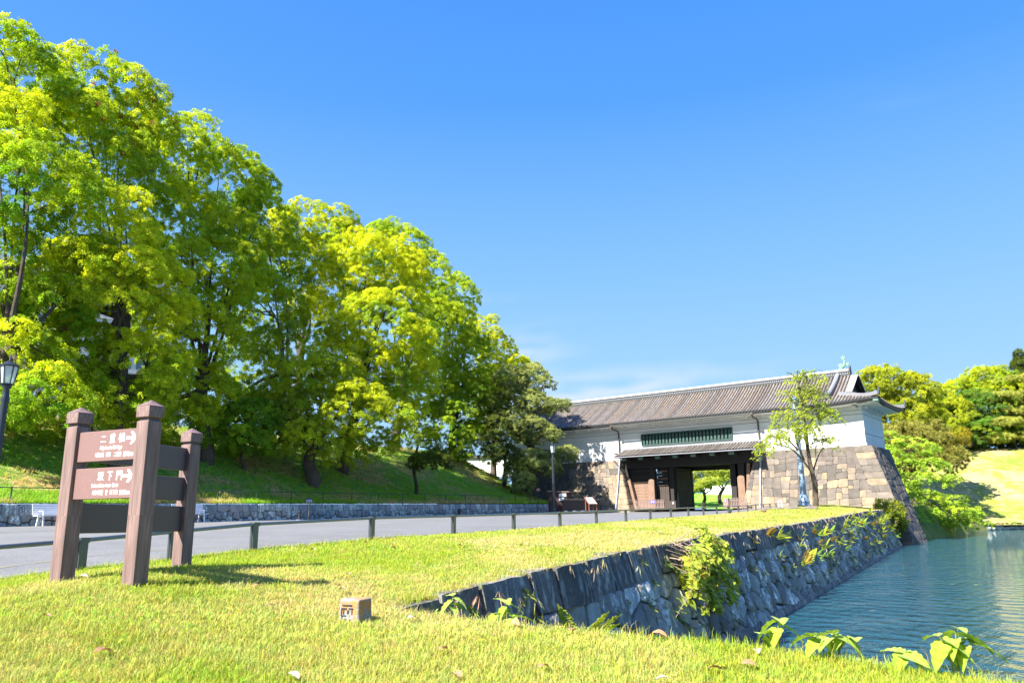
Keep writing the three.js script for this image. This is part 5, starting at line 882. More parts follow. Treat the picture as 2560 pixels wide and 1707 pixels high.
// small dark bollard lights in front of the wall, and a little sign on a stake
const bl = thing('bollard', 'small dark bollard light in front of the stone wall beside the staked sign', 'bollard', [0, 0, 0]);
part('body', [cyl(.11, .11, .5, 0, 0, 0, 12), lathe([[.115, .5], [.1, .54], [0, .56]], 12)], M.lampBlack, bl); part('base_ring', cyl(.2, .2, .03, 0, 0, 0, 14), M.pipeGray, bl);
{ const put = (x, D) => [x, roadY(x, D) - .01, -D]; bl.position.set(...put(-12.4, 45)); dup(bl, put(-4.2, 60), 0, 'small dark bollard light in front of the stone wall nearer the gate'); }
{
  const x = -12.05, D = 45.6, y = roadY(x, D), t = thing('stake_sign', 'little dark sign with three white characters on a stake by the stone wall', 'sign', [x, y, -D], .35);
  part('stake', cyl(.03, .03, 1.05, 0, 0, 0, 8), M.twig, t); const b = part('panel', box(.42, .24, .03, 0, 1.1, 0), M.iron, t);
  part('lettering', new THREE.PlaneGeometry(.4, .22).translate(0, 1.1, .0165), std({ map: canvasTex(160, 88, (g) => { g.fillStyle = '#2b2c50'; g.fillRect(0, 0, 160, 88); g.strokeStyle = '#eef'; glyphs(g, 'お手洗', 12, 22, 42, 47, 5); g.fillStyle = '#eef'; g.fillRect(8, 74, 144, 5); }), roughness: .6 }), b);
}
{
  const [a, z] = [2.25, -71.4], y = bankY(a, z), t = thing('path_sign', 'small red sign on a thin pole between the pines and the lamp post', 'sign', [a, y, z], .3);
  part('pole', cyl(.03, .03, 1.5, 0, -.2, 0, 8), M.lampBlack, t); part('panel', box(.36, .3, .03, 0, 1.25, 0), std({ color: rgb(.35, .07, .06), roughness: .6 }), t); part('lettering', [box(.22, .03, .01, 0, 1.3, .018), box(.26, .03, .01, 0, 1.22, .018)], M.white, t);
}
// ---------------------------------------------------------------- at the gate: sentry hut, board fence, information lectern, bin, pickets
const faceTurn = -Math.atan2(EX.z, EX.x);
{
  const t = thing('sentry_hut', 'small dark red-brown hut with a flat roof and notice board beside the black lamp post', 'hut', [4.1, .12, -69], -.35);
  part('wall', [box(1.75, 1.75, 1.3, 0, .95, 0, .02)], std({ color: rgb(.085, .035, .035), map: T.wood, roughness: .8 }), t);
  part('roof', [box(2.0, .07, 1.6, 0, 1.87, 0, .02).rotateZ(-.04)], M.picket, t);
  const nb = part('notice_board', box(.78, .85, .05, .45, 1.38, .67, .01), M.iron, t);
  const r = Rng(4); for (let i = 0; i < 5; i++) part('paper_notice', box(.2, .24, .006, .22 + (i % 3) * .23, 1.58 - Math.floor(i / 3) * .34, .70), M.white, nb);
  part('door', box(.5, 1.4, .03, -.45, .85, .66, .01), std({ color: rgb(.12, .05, .045), map: T.wood, roughness: .8 }), t);
  for (const x of [-.7, .7]) part('plinth', box(.25, .14, 1.2, x, .06, 0), M.concrete, t);
}
{
  const a = V(4.35, .26, -67.4), b = V(7.75, .26, -70.3), L = a.distanceTo(b), n = 34, t = thing('board_fence', 'dark brown board fence running from the hut to the information lectern', 'fence', [a.x, a.y, a.z], Math.atan2(-(b.z - a.z), b.x - a.x));
  for (let i = 0; i < n; i++) part('board', box(L / n - .008, .88, .025, (i + .5) * L / n, .56, .012 * (i % 2), .004), i % 5 === 2 ? M.woodMid : M.woodMid, t);
  part('top_rail', box(L, .07, .1, L / 2, 1.02, 0, .01), M.picket, t); part('bottom_rail', box(L, .07, .08, L / 2, .14, .0), M.woodMid, t);
  for (let i = 0; i <= 4; i++) part('foot_block', box(.3, .13, .3, .2 + i * (L - .4) / 4, .0, 0, .02), M.concrete, t);
  for (const x of [0, L / 3, 2 * L / 3, L]) part('post', box(.08, 1.05, .08, x, .55, -.05), M.woodMid, t);
}
{
  const t = thing('information_lectern', 'sloping information panel on red-brown legs in front of the dark board fence', 'information board', [6.0, .13, -60.4], .55);
  const wood = std({ color: rgb(.33, .105, .055), map: T.wood, roughness: .7 });
  for (const x of [-.36, .36]) part('leg', [box(.07, .62, .07, x, .31, .22, .008), box(.07, .95, .07, x, .47, -.2, .008), beam(V(x, .6, .3), V(x, 1.16, -.32), .07, .1, .008)], wood, t);
  const pn = part('panel', beam(V(0, .64, .28), V(0, 1.16, -.3), .8, .05, .01), wood, t);
  const face = new THREE.PlaneGeometry(.72, .72).rotateX(-Math.PI / 2 + .731).translate(0, .928, .012);
  part('printed_map', face, std({ map: canvasTex(128, 128, (g) => { g.fillStyle = '#d9d4cf'; g.fillRect(0, 0, 128, 128); g.fillStyle = '#8fc4a4'; g.beginPath(); g.ellipse(52, 66, 38, 48, .5, 0, 7); g.fill(); g.fillStyle = '#8ab8d8'; g.beginPath(); g.ellipse(60, 60, 12, 34, .2, 0, 7); g.fill(); g.fillStyle = '#9a6a62'; for (let i = 0; i < 6; i++) g.fillRect(96, 12 + i * 18, 26, 8); }), roughness: .4 }), pn);
}
{
  const p = gateAt(-25.4, .38, 2.6), t = thing('slatted_box', 'small dark slatted box against the stone base left of the gateway', 'bin', [p.x, p.y, p.z], faceTurn);
  part('box_core', box(.66, .78, .5, 0, .42, 0, .02), M.iron, t); for (let i = 0; i < 7; i++) part('slat', box(.075, .76, .03, -.29 + i * .097, .42, .265, .005), M.woodDark, t); part('lid', box(.72, .05, .56, 0, .835, 0, .015), M.woodMid, t);
}
function picketFence(label, gx, gz, L, n, plate) {
  const p = gateAt(gx, FLOOR, gz), t = thing('picket_fence', label, 'picket fence', [p.x, p.y, p.z], faceTurn);
  for (let i = 0; i < n; i++) part('picket', box(.075, .9, .04, (i + .5) * L / n, .5, 0, .01), M.picket, t);
  for (const y of [.22, .72]) part('rail', box(L, .07, .06, L / 2, y, -.045), M.picket, t);
  part('sill', box(L, .07, .16, L / 2, .07, -.02, .01), M.picket, t);
  if (plate !== undefined) { const b = part('name_plate', box(.5, .3, .02, plate, .74, .04), std({ color: rgb(.12, .09, .32), roughness: .5 }), t); part('lettering', [box(.07, .14, .006, plate - .12, .74, .053), box(.1, .03, .006, plate - .12, .76, .056), box(.07, .14, .006, plate + .1, .74, .053), box(.11, .03, .006, plate + .1, .7, .056)], M.white, b); }
  return t;
}
const FLOOR = .36;
picketFence('pale brown picket fence left of the gateway carrying a small purple plate', -20.75, 2.0, 3.1, 20, 1.95);
picketFence('pale brown picket fence at the right pillar of the gateway', -11.25, 2.0, 1.65, 11);
{
  const p = gateAt(-11.5, FLOOR, 2.05), t = thing('gate_box', 'brown wooden box with a small purple plate at the end of the right picket fence', 'wooden box', [p.x, p.y, p.z], faceTurn);
  part('box_body', box(.5, .92, .3, 0, .46, 0, .015), M.picket, t); const b = part('name_plate', box(.16, .22, .012, .0, .72, .158), std({ color: rgb(.16, .13, .36), roughness: .5 }), t); part('lettering', [box(.03, .14, .004, -.03, .72, .167), box(.07, .03, .004, .01, .75, .167)], M.white, b);
}
{
  const p = gateAt(-17.1, FLOOR, 1.6), t = thing('gate_box', 'dark wooden box beside the open iron-strapped door', 'wooden box', [p.x, p.y, p.z], faceTurn);
  part('box_body', box(1.15, .8, .45, 0, .4, 0, .015), M.woodMid, t); for (let i = 0; i < 6; i++) part('slat', box(.18, .78, .02, -.48 + i * .192, .4, .235, .005), M.woodMid, t); part('paper_notice', box(.14, .16, .004, .3, .6, .247), M.white, t);
}
{ // white stakes by the fence end
  const t = thing('marker_stakes', 'pair of short pale stakes at the fence beside the blue lamp', 'stakes', [21.0, lawnY(21.2, 62) - .1, -61.6]);
  for (const x of [0, .22]) part('stake', box(.1, .72, .05, x, .36, 0, .01), M.white, t);
}
// flat grey rocks let into the lawn
[[16.6, 51.2, .34], [17.1, 50.2, .3], [17.75, 49.6, .4], [18.5, 48.6, .38]].forEach(([x, D, r], i) => {
  const g = new THREE.IcosahedronGeometry(1, 3), p = g.attributes.position; for (let k = 0; k < p.count; k++) { const q = 1 + .35 * (fbm(p.getX(k) * 1.6 + i * 5 + 9, p.getY(k) * 1.6 + p.getZ(k) * 1.3 + 9, 3, 0, 3) - .5); p.setXYZ(k, p.getX(k) * q * r * 1.25, p.getY(k) * q * r * .42, p.getZ(k) * q * r); } g.computeVertexNormals();
  const m = new THREE.Mesh(g, M.warm[5]); m.name = numbered('rock'); m.position.set(x, lawnY(x, D) + .03, -D); scene.add(m);
  tag(m, ['low grey rock in the lawn nearest the fence', 'low grey rock in the lawn, second from the fence', 'low grey rock in the lawn, third from the fence', 'low dark rock in the lawn farthest from the fence'][i], 'rock', 'rocks let into the lawn');
});
// two small birds on the lawn
[['small dark bird on the lawn edge beside the guard fence', 11.75, 42.3, .9, [.05, .05, .055]], ['small brown bird standing on open lawn', 13.2, 41, -.4, [.14, .085, .06]]].forEach(([label, x, D, turn, c]) => {
  const t = thing('bird', label, 'bird', [x, lawnY(x, D), -D], turn), m = std({ color: rgb(...c), roughness: .7 }), g = new THREE.SphereGeometry(1, 20, 14), p = g.attributes.position;
  for (let i = 0; i < p.count; i++) { let X = p.getX(i), Y = p.getY(i), Z = p.getZ(i); const tail = sstep(-.4, -1, X), head = sstep(.45, 1, X); p.setXYZ(i, X * .13 - tail * .11 + head * .0, Y * mix(mix(.075, .012, tail), .05, head) + .13 + head * .085 - tail * .02, Z * mix(mix(.065, .03, tail), .045, head)); }
  g.computeVertexNormals(); part('body', g, m, t); part('beak', new THREE.ConeGeometry(.012, .05, 6).rotateZ(-Math.PI / 2).translate(.15, .215, 0), M.picket, t);
  for (const s of [-1, 1]) part('leg', [cyl(.006, .006, .09, .01, -.005, s * .025, 5), box(.05, .006, .02, .02, .0, s * .025)], M.picket, t);
});
// ---------------------------------------------------------------- buildings beyond the embankment
{
  const t = thing('office_building', 'tall white office block with rows of windows glimpsed through the camphor trees', 'office building', [-66, 0, -150], .62), W = 46, Dp = 16, F = 13, fh = 3.4;
  part('wall', [box(W, F * fh + 2, Dp, -W / 2, (F * fh + 2) / 2, -Dp / 2)], M.concrete, t);
  part('parapet', [box(W + .6, 1.1, Dp + .6, -W / 2, F * fh + 2.5, -Dp / 2)], M.concrete, t);
  const pane = box(2.1, 1.7, .12), sill = box(2.3, .16, .3);
  for (let f = 2; f < F; f++) for (let i = 0; i < 15; i++) { const w = part('window', pane, M.pane, t); w.position.set(-W + 2.2 + i * 3, f * fh + 2.1, .05); }
  for (let f = 2; f < F; f++) part('floor_ledge', box(W + .1, .35, .5, -W / 2, f * fh + .55, .2), M.concrete, t);
  for (let f = 2; f < F; f++) for (let i = 0; i < 4; i++) { const w = part('window', pane, M.pane, t); w.position.set(.05, f * fh + 2.1, -2.5 - i * 3.6); w.rotation.y = Math.PI / 2; }
}
{
  const t = thing('glass_building', 'pale blue glass office block low behind the trees at the far left', 'office building', [-92, 0, -120], .5), W = 34, F = 7, fh = 3.6;
  part('wall', box(W, F * fh, 14, 0, F * fh / 2, -7), std({ color: rgb(.42, .55, .68), roughness: .4 }), t);
  const pane = box(2.9, 2.6, .1); for (let f = 1; f < F; f++) for (let i = 0; i < 10; i++) part('window', pane, M.pane, t).position.set(-W / 2 + 2 + i * 3.3, f * fh + 1.8, .04);
}
{
  const a = V(-22, 0, -103), b = V(3.5, 0, -99), L = a.distanceTo(b), t = thing('plaster_wall', 'long white plaster wall glimpsed under the trees on the crest of the slope', 'wall', [a.x, 4.9, a.z], Math.atan2(-(b.z - a.z), b.x - a.x));
  part('wall_body', box(L, 2.4, .5, L / 2, 1.2, 0), M.plaster, t); part('roof', [box(L, .2, 1.1, L / 2, 2.5, 0, .05), box(L, .25, .3, L / 2, 2.7, 0, .05)], M.tileDark, t);
}
{
  const p = gateAt(-22, .4, -44), t = thing('plaster_wall', 'white plaster wall with a small tiled roof seen through the gateway', 'wall', [p.x, 2.3, p.z], faceTurn + .2);
  part('wall_body', box(22, 2.0, .5, 0, 1.0, 0), M.plaster, t); part('roof', [box(22, .2, 1.2, 0, 2.1, 0, .05), box(22, .25, .35, 0, 2.3, 0, .05)], M.tileDark, t);
}

// ---------------------------------------------------------------- plants on the moat wall and the near bank
function fernFrond(L, W, n, seed, arch = .5) {            // one frond along +z, arching over, with pairs of pinnae
  const r = Rng(seed), pos = [], idx = [], col = [], at = (t) => V(0, L * (.55 * t - arch * t * t), L * (t * (1 - .12 * t)));
  const tri = (a, b, c, s) => { const k = pos.length / 3; [a, b, c].forEach((p, i) => { pos.push(p.x, p.y, p.z); const q = s * (i === 2 ? 1.15 : .95); col.push(q, q, q); }); idx.push(k, k + 1, k + 2); };
  for (let i = 0; i < 10; i++) { const a = at(i / 10), b = at((i + 1) / 10), w = .006 * (1.2 - i / 10) * L * 3; tri(a.clone().add(V(w, 0, 0)), a.clone().add(V(-w, 0, 0)), b, .6); }
  for (let i = 1; i < n; i++) {
    const t = .1 + .9 * i / n, p = at(t), w = W * Math.sin(Math.PI * Math.pow(t, .6)) * (1 - .25 * t) * r.in(.85, 1.1), h = L / n * .44;
    for (const s of [-1, 1]) { const tip = p.clone().add(V(s * w, -w * .2 + r.in(-.01, .01), w * .38)), m = p.clone().lerp(tip, .4), c = r.in(.85, 1.15); tri(p.clone().add(V(0, 0, -h * .4)), m.clone().add(V(0, .006, h)), tip, c); tri(p.clone().add(V(0, 0, -h * .4)), tip, m.clone().add(V(0, -.004, -h)), c * .93); }
  }
  return geoFrom(pos, idx, col);
}
M.fern = new THREE.MeshPhysicalMaterial({ color: rgb(.40, .46, .025), roughness: 1, transmission: .45, thickness: 0, vertexColors: true, specularIntensity: .3 });
M.fernRust = M.fern.clone(); M.fernRust.color = rgb(.52, .34, .06);
M.fernGreen = M.fern.clone(); M.fernGreen.color = rgb(.25, .42, .03);
const FROND = [fernFrond(.42, .10, 15, 1), fernFrond(.34, .085, 13, 2, .75), fernFrond(.5, .11, 17, 3, .35)];
function fern(label, pos, yaw, k, n, mat, group, seed, name = 'wall_fern') {
  const t = thing(name, label, 'fern', pos, yaw, group), r = Rng(seed);
  for (let i = 0; i < n; i++) { const f = part('frond', r.pick(FROND), r() < .8 ? mat : M.fern, t); f.rotation.set(name === 'fern' ? r.in(-1.25, -.2) : r.in(-.7, .25), r.in(-1.1, 1.1), r.in(-.4, .4), 'YXZ'); f.scale.setScalar(k * r.in(.75, 1.2)); }
  return t;
}
const outYaw = (u) => { const n = wallTop(u)[1]; return Math.atan2(n.x, n.z); };
const uOf = (D) => { let i = 0; while (i < WALL.length - 1 && -WALL[i][1].z < D) i++; return WALL[i][0]; };
const onWall = (D, v, d = .05) => wallAt(uOf(D), v, d).toArray();
fern('tall yellow-green fern arching out of the moat wall nearest the bank', onWall(10.4, -.98), outYaw(5) - .9, 1.6, 8, M.fern, undefined, 3, 'fern');
fern('low pair of bright fern fronds at the foot of the tall fern on the wall', onWall(10.1, -1.3), outYaw(5) - .6, 1.15, 5, M.fern, undefined, 5, 'fern');
fern('yellow fern spreading sideways from the wall just left of the climbing shrub', onWall(14.4, -.82), outYaw(8) - .1, 1.4, 6, M.fern, undefined, 4, 'fern');
fern('rust-tipped fern hanging on the wall right of the climbing shrub', onWall(24, -1.2), outYaw(18), 1.5, 7, M.fernRust, undefined, 6, 'fern');
{
  const r = Rng(72), protos = [];
  const lab = ['yellow-green fern tuft growing out of the far moat wall', 'rust-coloured fern tuft growing out of the far moat wall', 'fresh green fern tuft growing out of the far moat wall'], mats = [M.fern, M.fernRust, M.fernGreen];
  for (let i = 0; i < 96; i++) {
    const k = i < 3 ? i : r.pick([0, 0, 0, 1, 2, 2]), D = i < 14 ? r.in(20, 30) : r.in(27, 60) , u = uOf(D), H = wallTop(u)[0].y - WATER, dense = sstep(18, 48, D), p = wallAt(u, -r.in(.12, H * mix(.55, .75, dense)), .04).toArray(), s = r.in(.7, 1.2) * mix(.6, .95, dense);
    if (i < 3) protos[k] = fern(lab[k], p, outYaw(u), 1, 6, mats[k], ['yellow-green fern tufts on the far moat wall', 'rust-coloured fern tufts on the far moat wall', 'fresh green fern tufts on the far moat wall'][k], 80 + k);
    else { const c = dup(protos[k], p, outYaw(u) + r.in(-.7, .7)); c.scale.setScalar(s); }
  }
}
// heart-shaped toothed leaves
function bigLeafGeo(L, W, seed, droop = .5) {
  const r = Rng(seed), n = 9, pos = [], idx = [], col = [], uv = [];
  for (let i = 0; i <= n; i++) {
    const t = i / n, w = W * Math.pow(Math.sin(Math.PI * Math.pow(t * .97 + .03, .62)), .8) * (t > .97 ? .05 : 1) + (i % 2 ? .0 : -.0), z = L * t, y = -droop * L * t * t + .1 * L * t;
    for (let j = -2; j <= 2; j++) { const tooth = Math.abs(j) === 2 ? (i % 2 ? 1.09 : .94) : 1, x = w * .5 * j * .5 * 2 * tooth / 1; pos.push(x * .5 * 2 * .5, y + Math.abs(j) * .05 * W - (Math.abs(j) === 1 ? .012 * W : 0) + (i % 2 ? .045 * W : 0) * (j ? 1 : 0), z - (Math.abs(j) * .06 * L) * (1 - t)); const v = (j ? 1 : 1.3) * (.86 + .28 * r()) * (i % 2 ? 1.1 : .86); col.push(v, v, v); uv.push(j / 4 + .5, t); }
  }
  for (let i = 0; i < n; i++) for (let j = 0; j < 4; j++) { const a = i * 5 + j, b = a + 5; idx.push(a, b, a + 1, a + 1, b, b + 1); }
  const g = geoFrom(pos, idx, col); g.setAttribute('uv', new THREE.Float32BufferAttribute(uv, 2)); return g;
}
const BIG = [bigLeafGeo(.105, .072, 1, .6), bigLeafGeo(.09, .064, 2, .9), bigLeafGeo(.075, .06, 3, .45)];
function leafyPlant(label, [x, y, z], stems, seed, k = 1) {    // stems: [dx, height, dz, leaves]
  const t = thing('leafy_plant', label, 'plant', [x, y, z]), r = Rng(seed);
  for (const [dx, h, dz, n] of stems) {
    part('stem', limb([V(dx * .2, -.3, dz * .2), V(dx * .55, h * .5, dz * .6), V(dx, h, dz)], .005 * k, .003 * k, 6, 5), M.stem, t);
    for (let i = 0; i < n; i++) {
      const f = n > 1 ? i / (n - 1) : 1, hh = mix(h * .45, h, f), a = i * 2.4 + r.in(-.4, .4) + seed, l = part('leaf', BIG[f > .8 ? 2 : i % 2], M.bigLeaf, t);
      l.position.set(mix(dx * .5, dx, f) + Math.sin(a) * .012, hh, mix(dz * .55, dz, f) + Math.cos(a) * .012); l.rotation.set(r.in(-.25, .45) + (f > .8 ? -.35 : .1), a, r.in(-.25, .25), 'YXZ'); l.scale.setScalar(k * r.in(.85, 1.15));
    }
  }
  return t;
}
leafyPlant('single-stemmed leafy plant with broad toothed leaves at the bank edge, left of the row', [1.86, -.90, -5.72], [[.015, .16, 0, 5], [-.09, .06, .0, 2]], 3, 1.8);
leafyPlant('low spreading leafy plant at the bank edge in the middle of the row', [2.12, -.86, -5.46], [[-.12, .04, .0, 4], [.03, .06, .02, 4], [.16, .03, .02, 4]], 5, 1.45);
leafyPlant('small leafy sprout between the low plant and the tall bright plant on the bank', [2.5, -.92, -5.26], [[.02, .02, 0, 5]], 7, 1.6);
leafyPlant('tallest bright leafy plant at the bank edge on the right, over the water', [2.78, -.90, -5.12], [[-.09, .12, 0, 4], [.02, .17, .0, 5], [.11, .09, .02, 4]], 9, 1.65);
leafyPlant('leafy weed with pale green leaves against the near end of the moat wall', [-.1, -1.14, -8.5], [[0, .26, 0, 7], [.10, .10, .05, 6], [-.12, .13, .04, 5]], 11, 1.8);
leafyPlant('thin leafy weed on the capstones at the near end of the moat wall', [-.66, -.98, -8.0], [[.04, .2, 0, 5], [-.14, .05, .02, 5]], 13, 1.6);
leafyPlant('low leafy weed spilling over the bank beside the tall fern', [.3, -1.16, -7.75], [[.08, .08, 0, 6], [.2, .05, .05, 5]], 15, 1.5);
// climbing shrub hanging on the wall
{
  const D = 14.6, u = uOf(D), [p0, n] = wallTop(u), c = wallAt(u, -.62, .2), t = thing('climbing_shrub', 'rounded climbing shrub with bare twining stems hanging on the moat wall', 'shrub'), r = Rng(33), tw = [], m = [], cl = [], q = new THREE.Quaternion(), al = V(-n.z, 0, n.x);
  for (let i = 0; i < 52; i++) {
    const s = wallAt(u + r.in(-.9, .9), r.in(-.6, .05), .02), a = r.in(-2.9, 2.6), v = r.in(-1.0, .95), e = c.clone().addScaledVector(al, a * (1 - .42 * Math.abs(v))).add(V(0, v * .62, 0)).addScaledVector(n, r.in(-.05, .42)), mid = s.clone().lerp(e, .5).addScaledVector(n, r.in(.1, .35)).add(V(0, r.in(-.05, .3), 0));
    tw.push(limb([s, mid, e], .010, .004, 8, 5));
    const cv = new THREE.CatmullRomCurve3([s, mid, e]); for (let k = 0; k < 26; k++) { const P = cv.getPoint(r.in(.25, 1)).add(V(r.sn() * .09, r.sn() * .09, r.sn() * .09)), nn = V(n.x + r.sn() * .8 - .3, .7 + r.sn() * .6, n.z + r.sn() * .8).normalize(); m.push(new THREE.Matrix4().compose(P, q.setFromUnitVectors(V(0, 1, 0), nn).clone().multiply(new THREE.Quaternion().setFromAxisAngle(V(0, 1, 0), r.in(0, 6.28))), V(1, 1, 1)  .multiplyScalar(r.in(1.3, 2.1)))); const g = r(); cl.push(g < .16 ? new THREE.Color().setRGB(1.5, .9, 1.2) : new THREE.Color().setRGB(mix(.7, 1.35, g), mix(.75, 1.05, g), 1)); }
  }
  for (let i = 0; i < 7; i++) { const s = wallAt(u + r.in(-.3, .9), r.in(-.2, -.9), .05), e = s.clone().addScaledVector(al, r.in(-.5, -1.0)).add(V(0, r.in(-.5, -.1), 0)).addScaledVector(n, .1); tw.push(limb([s, s.clone().lerp(e, .5).addScaledVector(n, .3).add(V(0, -.15, 0)), e], .009, .003, 8, 5)); }
  part('twining_stem', tw, M.twig, t); instances('foliage', BIG[2], M.bigLeaf, m, cl, t);
}
// dense green growth where the moat wall meets the gate base
{
  const t = thing('wall_shrub', 'leafy green shrub sprawling over the far end of the moat wall at the gate corner', 'shrub'), lobes = [], r = Rng(35);
  for (const [D, v, s] of [[57.5, -.1, .8], [58.6, .1, .9], [59.6, -.6, .8], [60.6, -1.1, .7], [56.6, -.5, .6]]) { const p = wallAt(uOf(D), v, .25); lobes.push([p.x, p.y, p.z, s, s * .7]); }
  const [m, c] = crown(lobes, { seed: 36, puff: .42, n: 1, per: 12, hi: [.36, .38, .02], lo: [.14, .2, .02] }); instances('foliage', SPRAY.fine, M.leaf, m, c, t);
  part('stem', merge(lobes.map(([x, y, z]) => limb([V(x - .4, y - .3, z - .2), V(x - .1, y, z), V(x, y + .2, z)], .03, .01, 5, 5))), M.bark, t);
}
// hanging straw and dry roots over the capstones
{
  const m = [], c = [], r = Rng(39), q = new THREE.Quaternion(), blade = (() => { const g = leafSpray(9, .03, .2, .008, 21, 1.6); return g; })();
  for (let i = 0; i < 46; i++) { const u = Math.pow(r(), 1.5) * 40 + .6, p = wallAt(u, r.in(-.3, .02), .06); m.push(new THREE.Matrix4().compose(p, q.setFromEuler(new THREE.Euler(r.in(-.3, .3), r.in(0, 6), 0)).clone(), V(1, 1, 1).multiplyScalar(r.in(.5, 1.2)))); c.push(new THREE.Color().setRGB(r.in(.4, .6), r.in(.3, .45), r.in(.18, .28))); }
  instances('dry_grass', blade, M.grass, m, c, scene);
}
// small green weeds in the joints of the wall
{
  const m = [], c = [], r = Rng(41), q = new THREE.Quaternion();
  for (let i = 0; i < 420; i++) { const u = r() * wallLen, H = wallTop(u)[0].y - WATER, p = wallAt(u, -r.in(.2, H * .9), .02); if (vnoise(u * .7, p.y * 2, 0, 4) < .42) continue; m.push(new THREE.Matrix4().compose(p, q.setFromUnitVectors(V(0, 1, 0), wallTop(u)[1].clone().add(V(0, .8, 0)).normalize()).clone(), V(1, 1, 1).multiplyScalar(r.in(.2, .6) * (1 + u / 50)))); c.push(new THREE.Color().setRGB(r.in(.2, .4), r.in(.28, .36), .025)); }
  instances('wall_weeds_leaves', SPRAY.fine, M.leaf, m, c, scene);
}
// ivy and weeds on the bare bank by the left gate base
{
  const m = [], c = [], r = Rng(43), q = new THREE.Quaternion();
  for (let i = 0; i < 1300; i++) { const [x, z] = bankAt(r.in(48, 66), r.in(0, 16)); m.push(new THREE.Matrix4().compose(V(x, bankY(x, z) + .02, z), q.setFromEuler(new THREE.Euler(r.in(-.4, .4), r.in(0, 6), 0)).clone(), V(1, 1, 1).multiplyScalar(r.in(.5, 1.1)))); const g = r(); c.push(new THREE.Color().setRGB(mix(.07, .28, g), mix(.12, .24, g), .03)); }
  instances('ground_ivy_leaves', SPRAY.mid, M.leaf, m, c, scene);
}
// ---------------------------------------------------------------- grass
function tuft(n, h, w, seed, spread) {
  const r = Rng(seed), pos = [], idx = [], col = [];
  for (let i = 0; i < n; i++) {
    const a = r.in(0, 6.283), b = r.in(0, 6.283), o = V(Math.cos(b), 0, Math.sin(b)).multiplyScalar(spread * Math.sqrt(r())), H = h * r.in(.45, 1.15), lean = r.in(.1, .95) * H, d = V(Math.cos(a), 0, Math.sin(a)), s = V(-Math.sin(a), 0, Math.cos(a)).multiplyScalar(w * r.in(.6, 1.1)), k = pos.length / 3, y0 = V(0, -.01, 0);
    const p0 = o.clone().add(y0), p1 = o.clone().addScaledVector(d, lean * .35).add(V(0, H * .62, 0)), p2 = o.clone().addScaledVector(d, lean).add(V(0, H * r.in(.8, 1), 0));
    for (const p of [p0.clone().add(s), p0.clone().sub(s), p1.clone().addScaledVector(s, .75), p1.clone().addScaledVector(s, -.75), p2]) pos.push(p.x, p.y, p.z);
    idx.push(k, k + 1, k + 2, k + 1, k + 3, k + 2, k + 2, k + 3, k + 4);
    const dry = r() < .3 ? [1.35, 1.05, 2.2] : [1, 1, 1], c = r.in(.75, 1.2); for (let j = 0; j < 5; j++) { const v = c * (j < 2 ? .8 : j === 4 ? 1.12 : 1); col.push(v * dry[0], v * dry[1], v * dry[2]); }
  }
  return geoFrom(pos, idx, col);
}
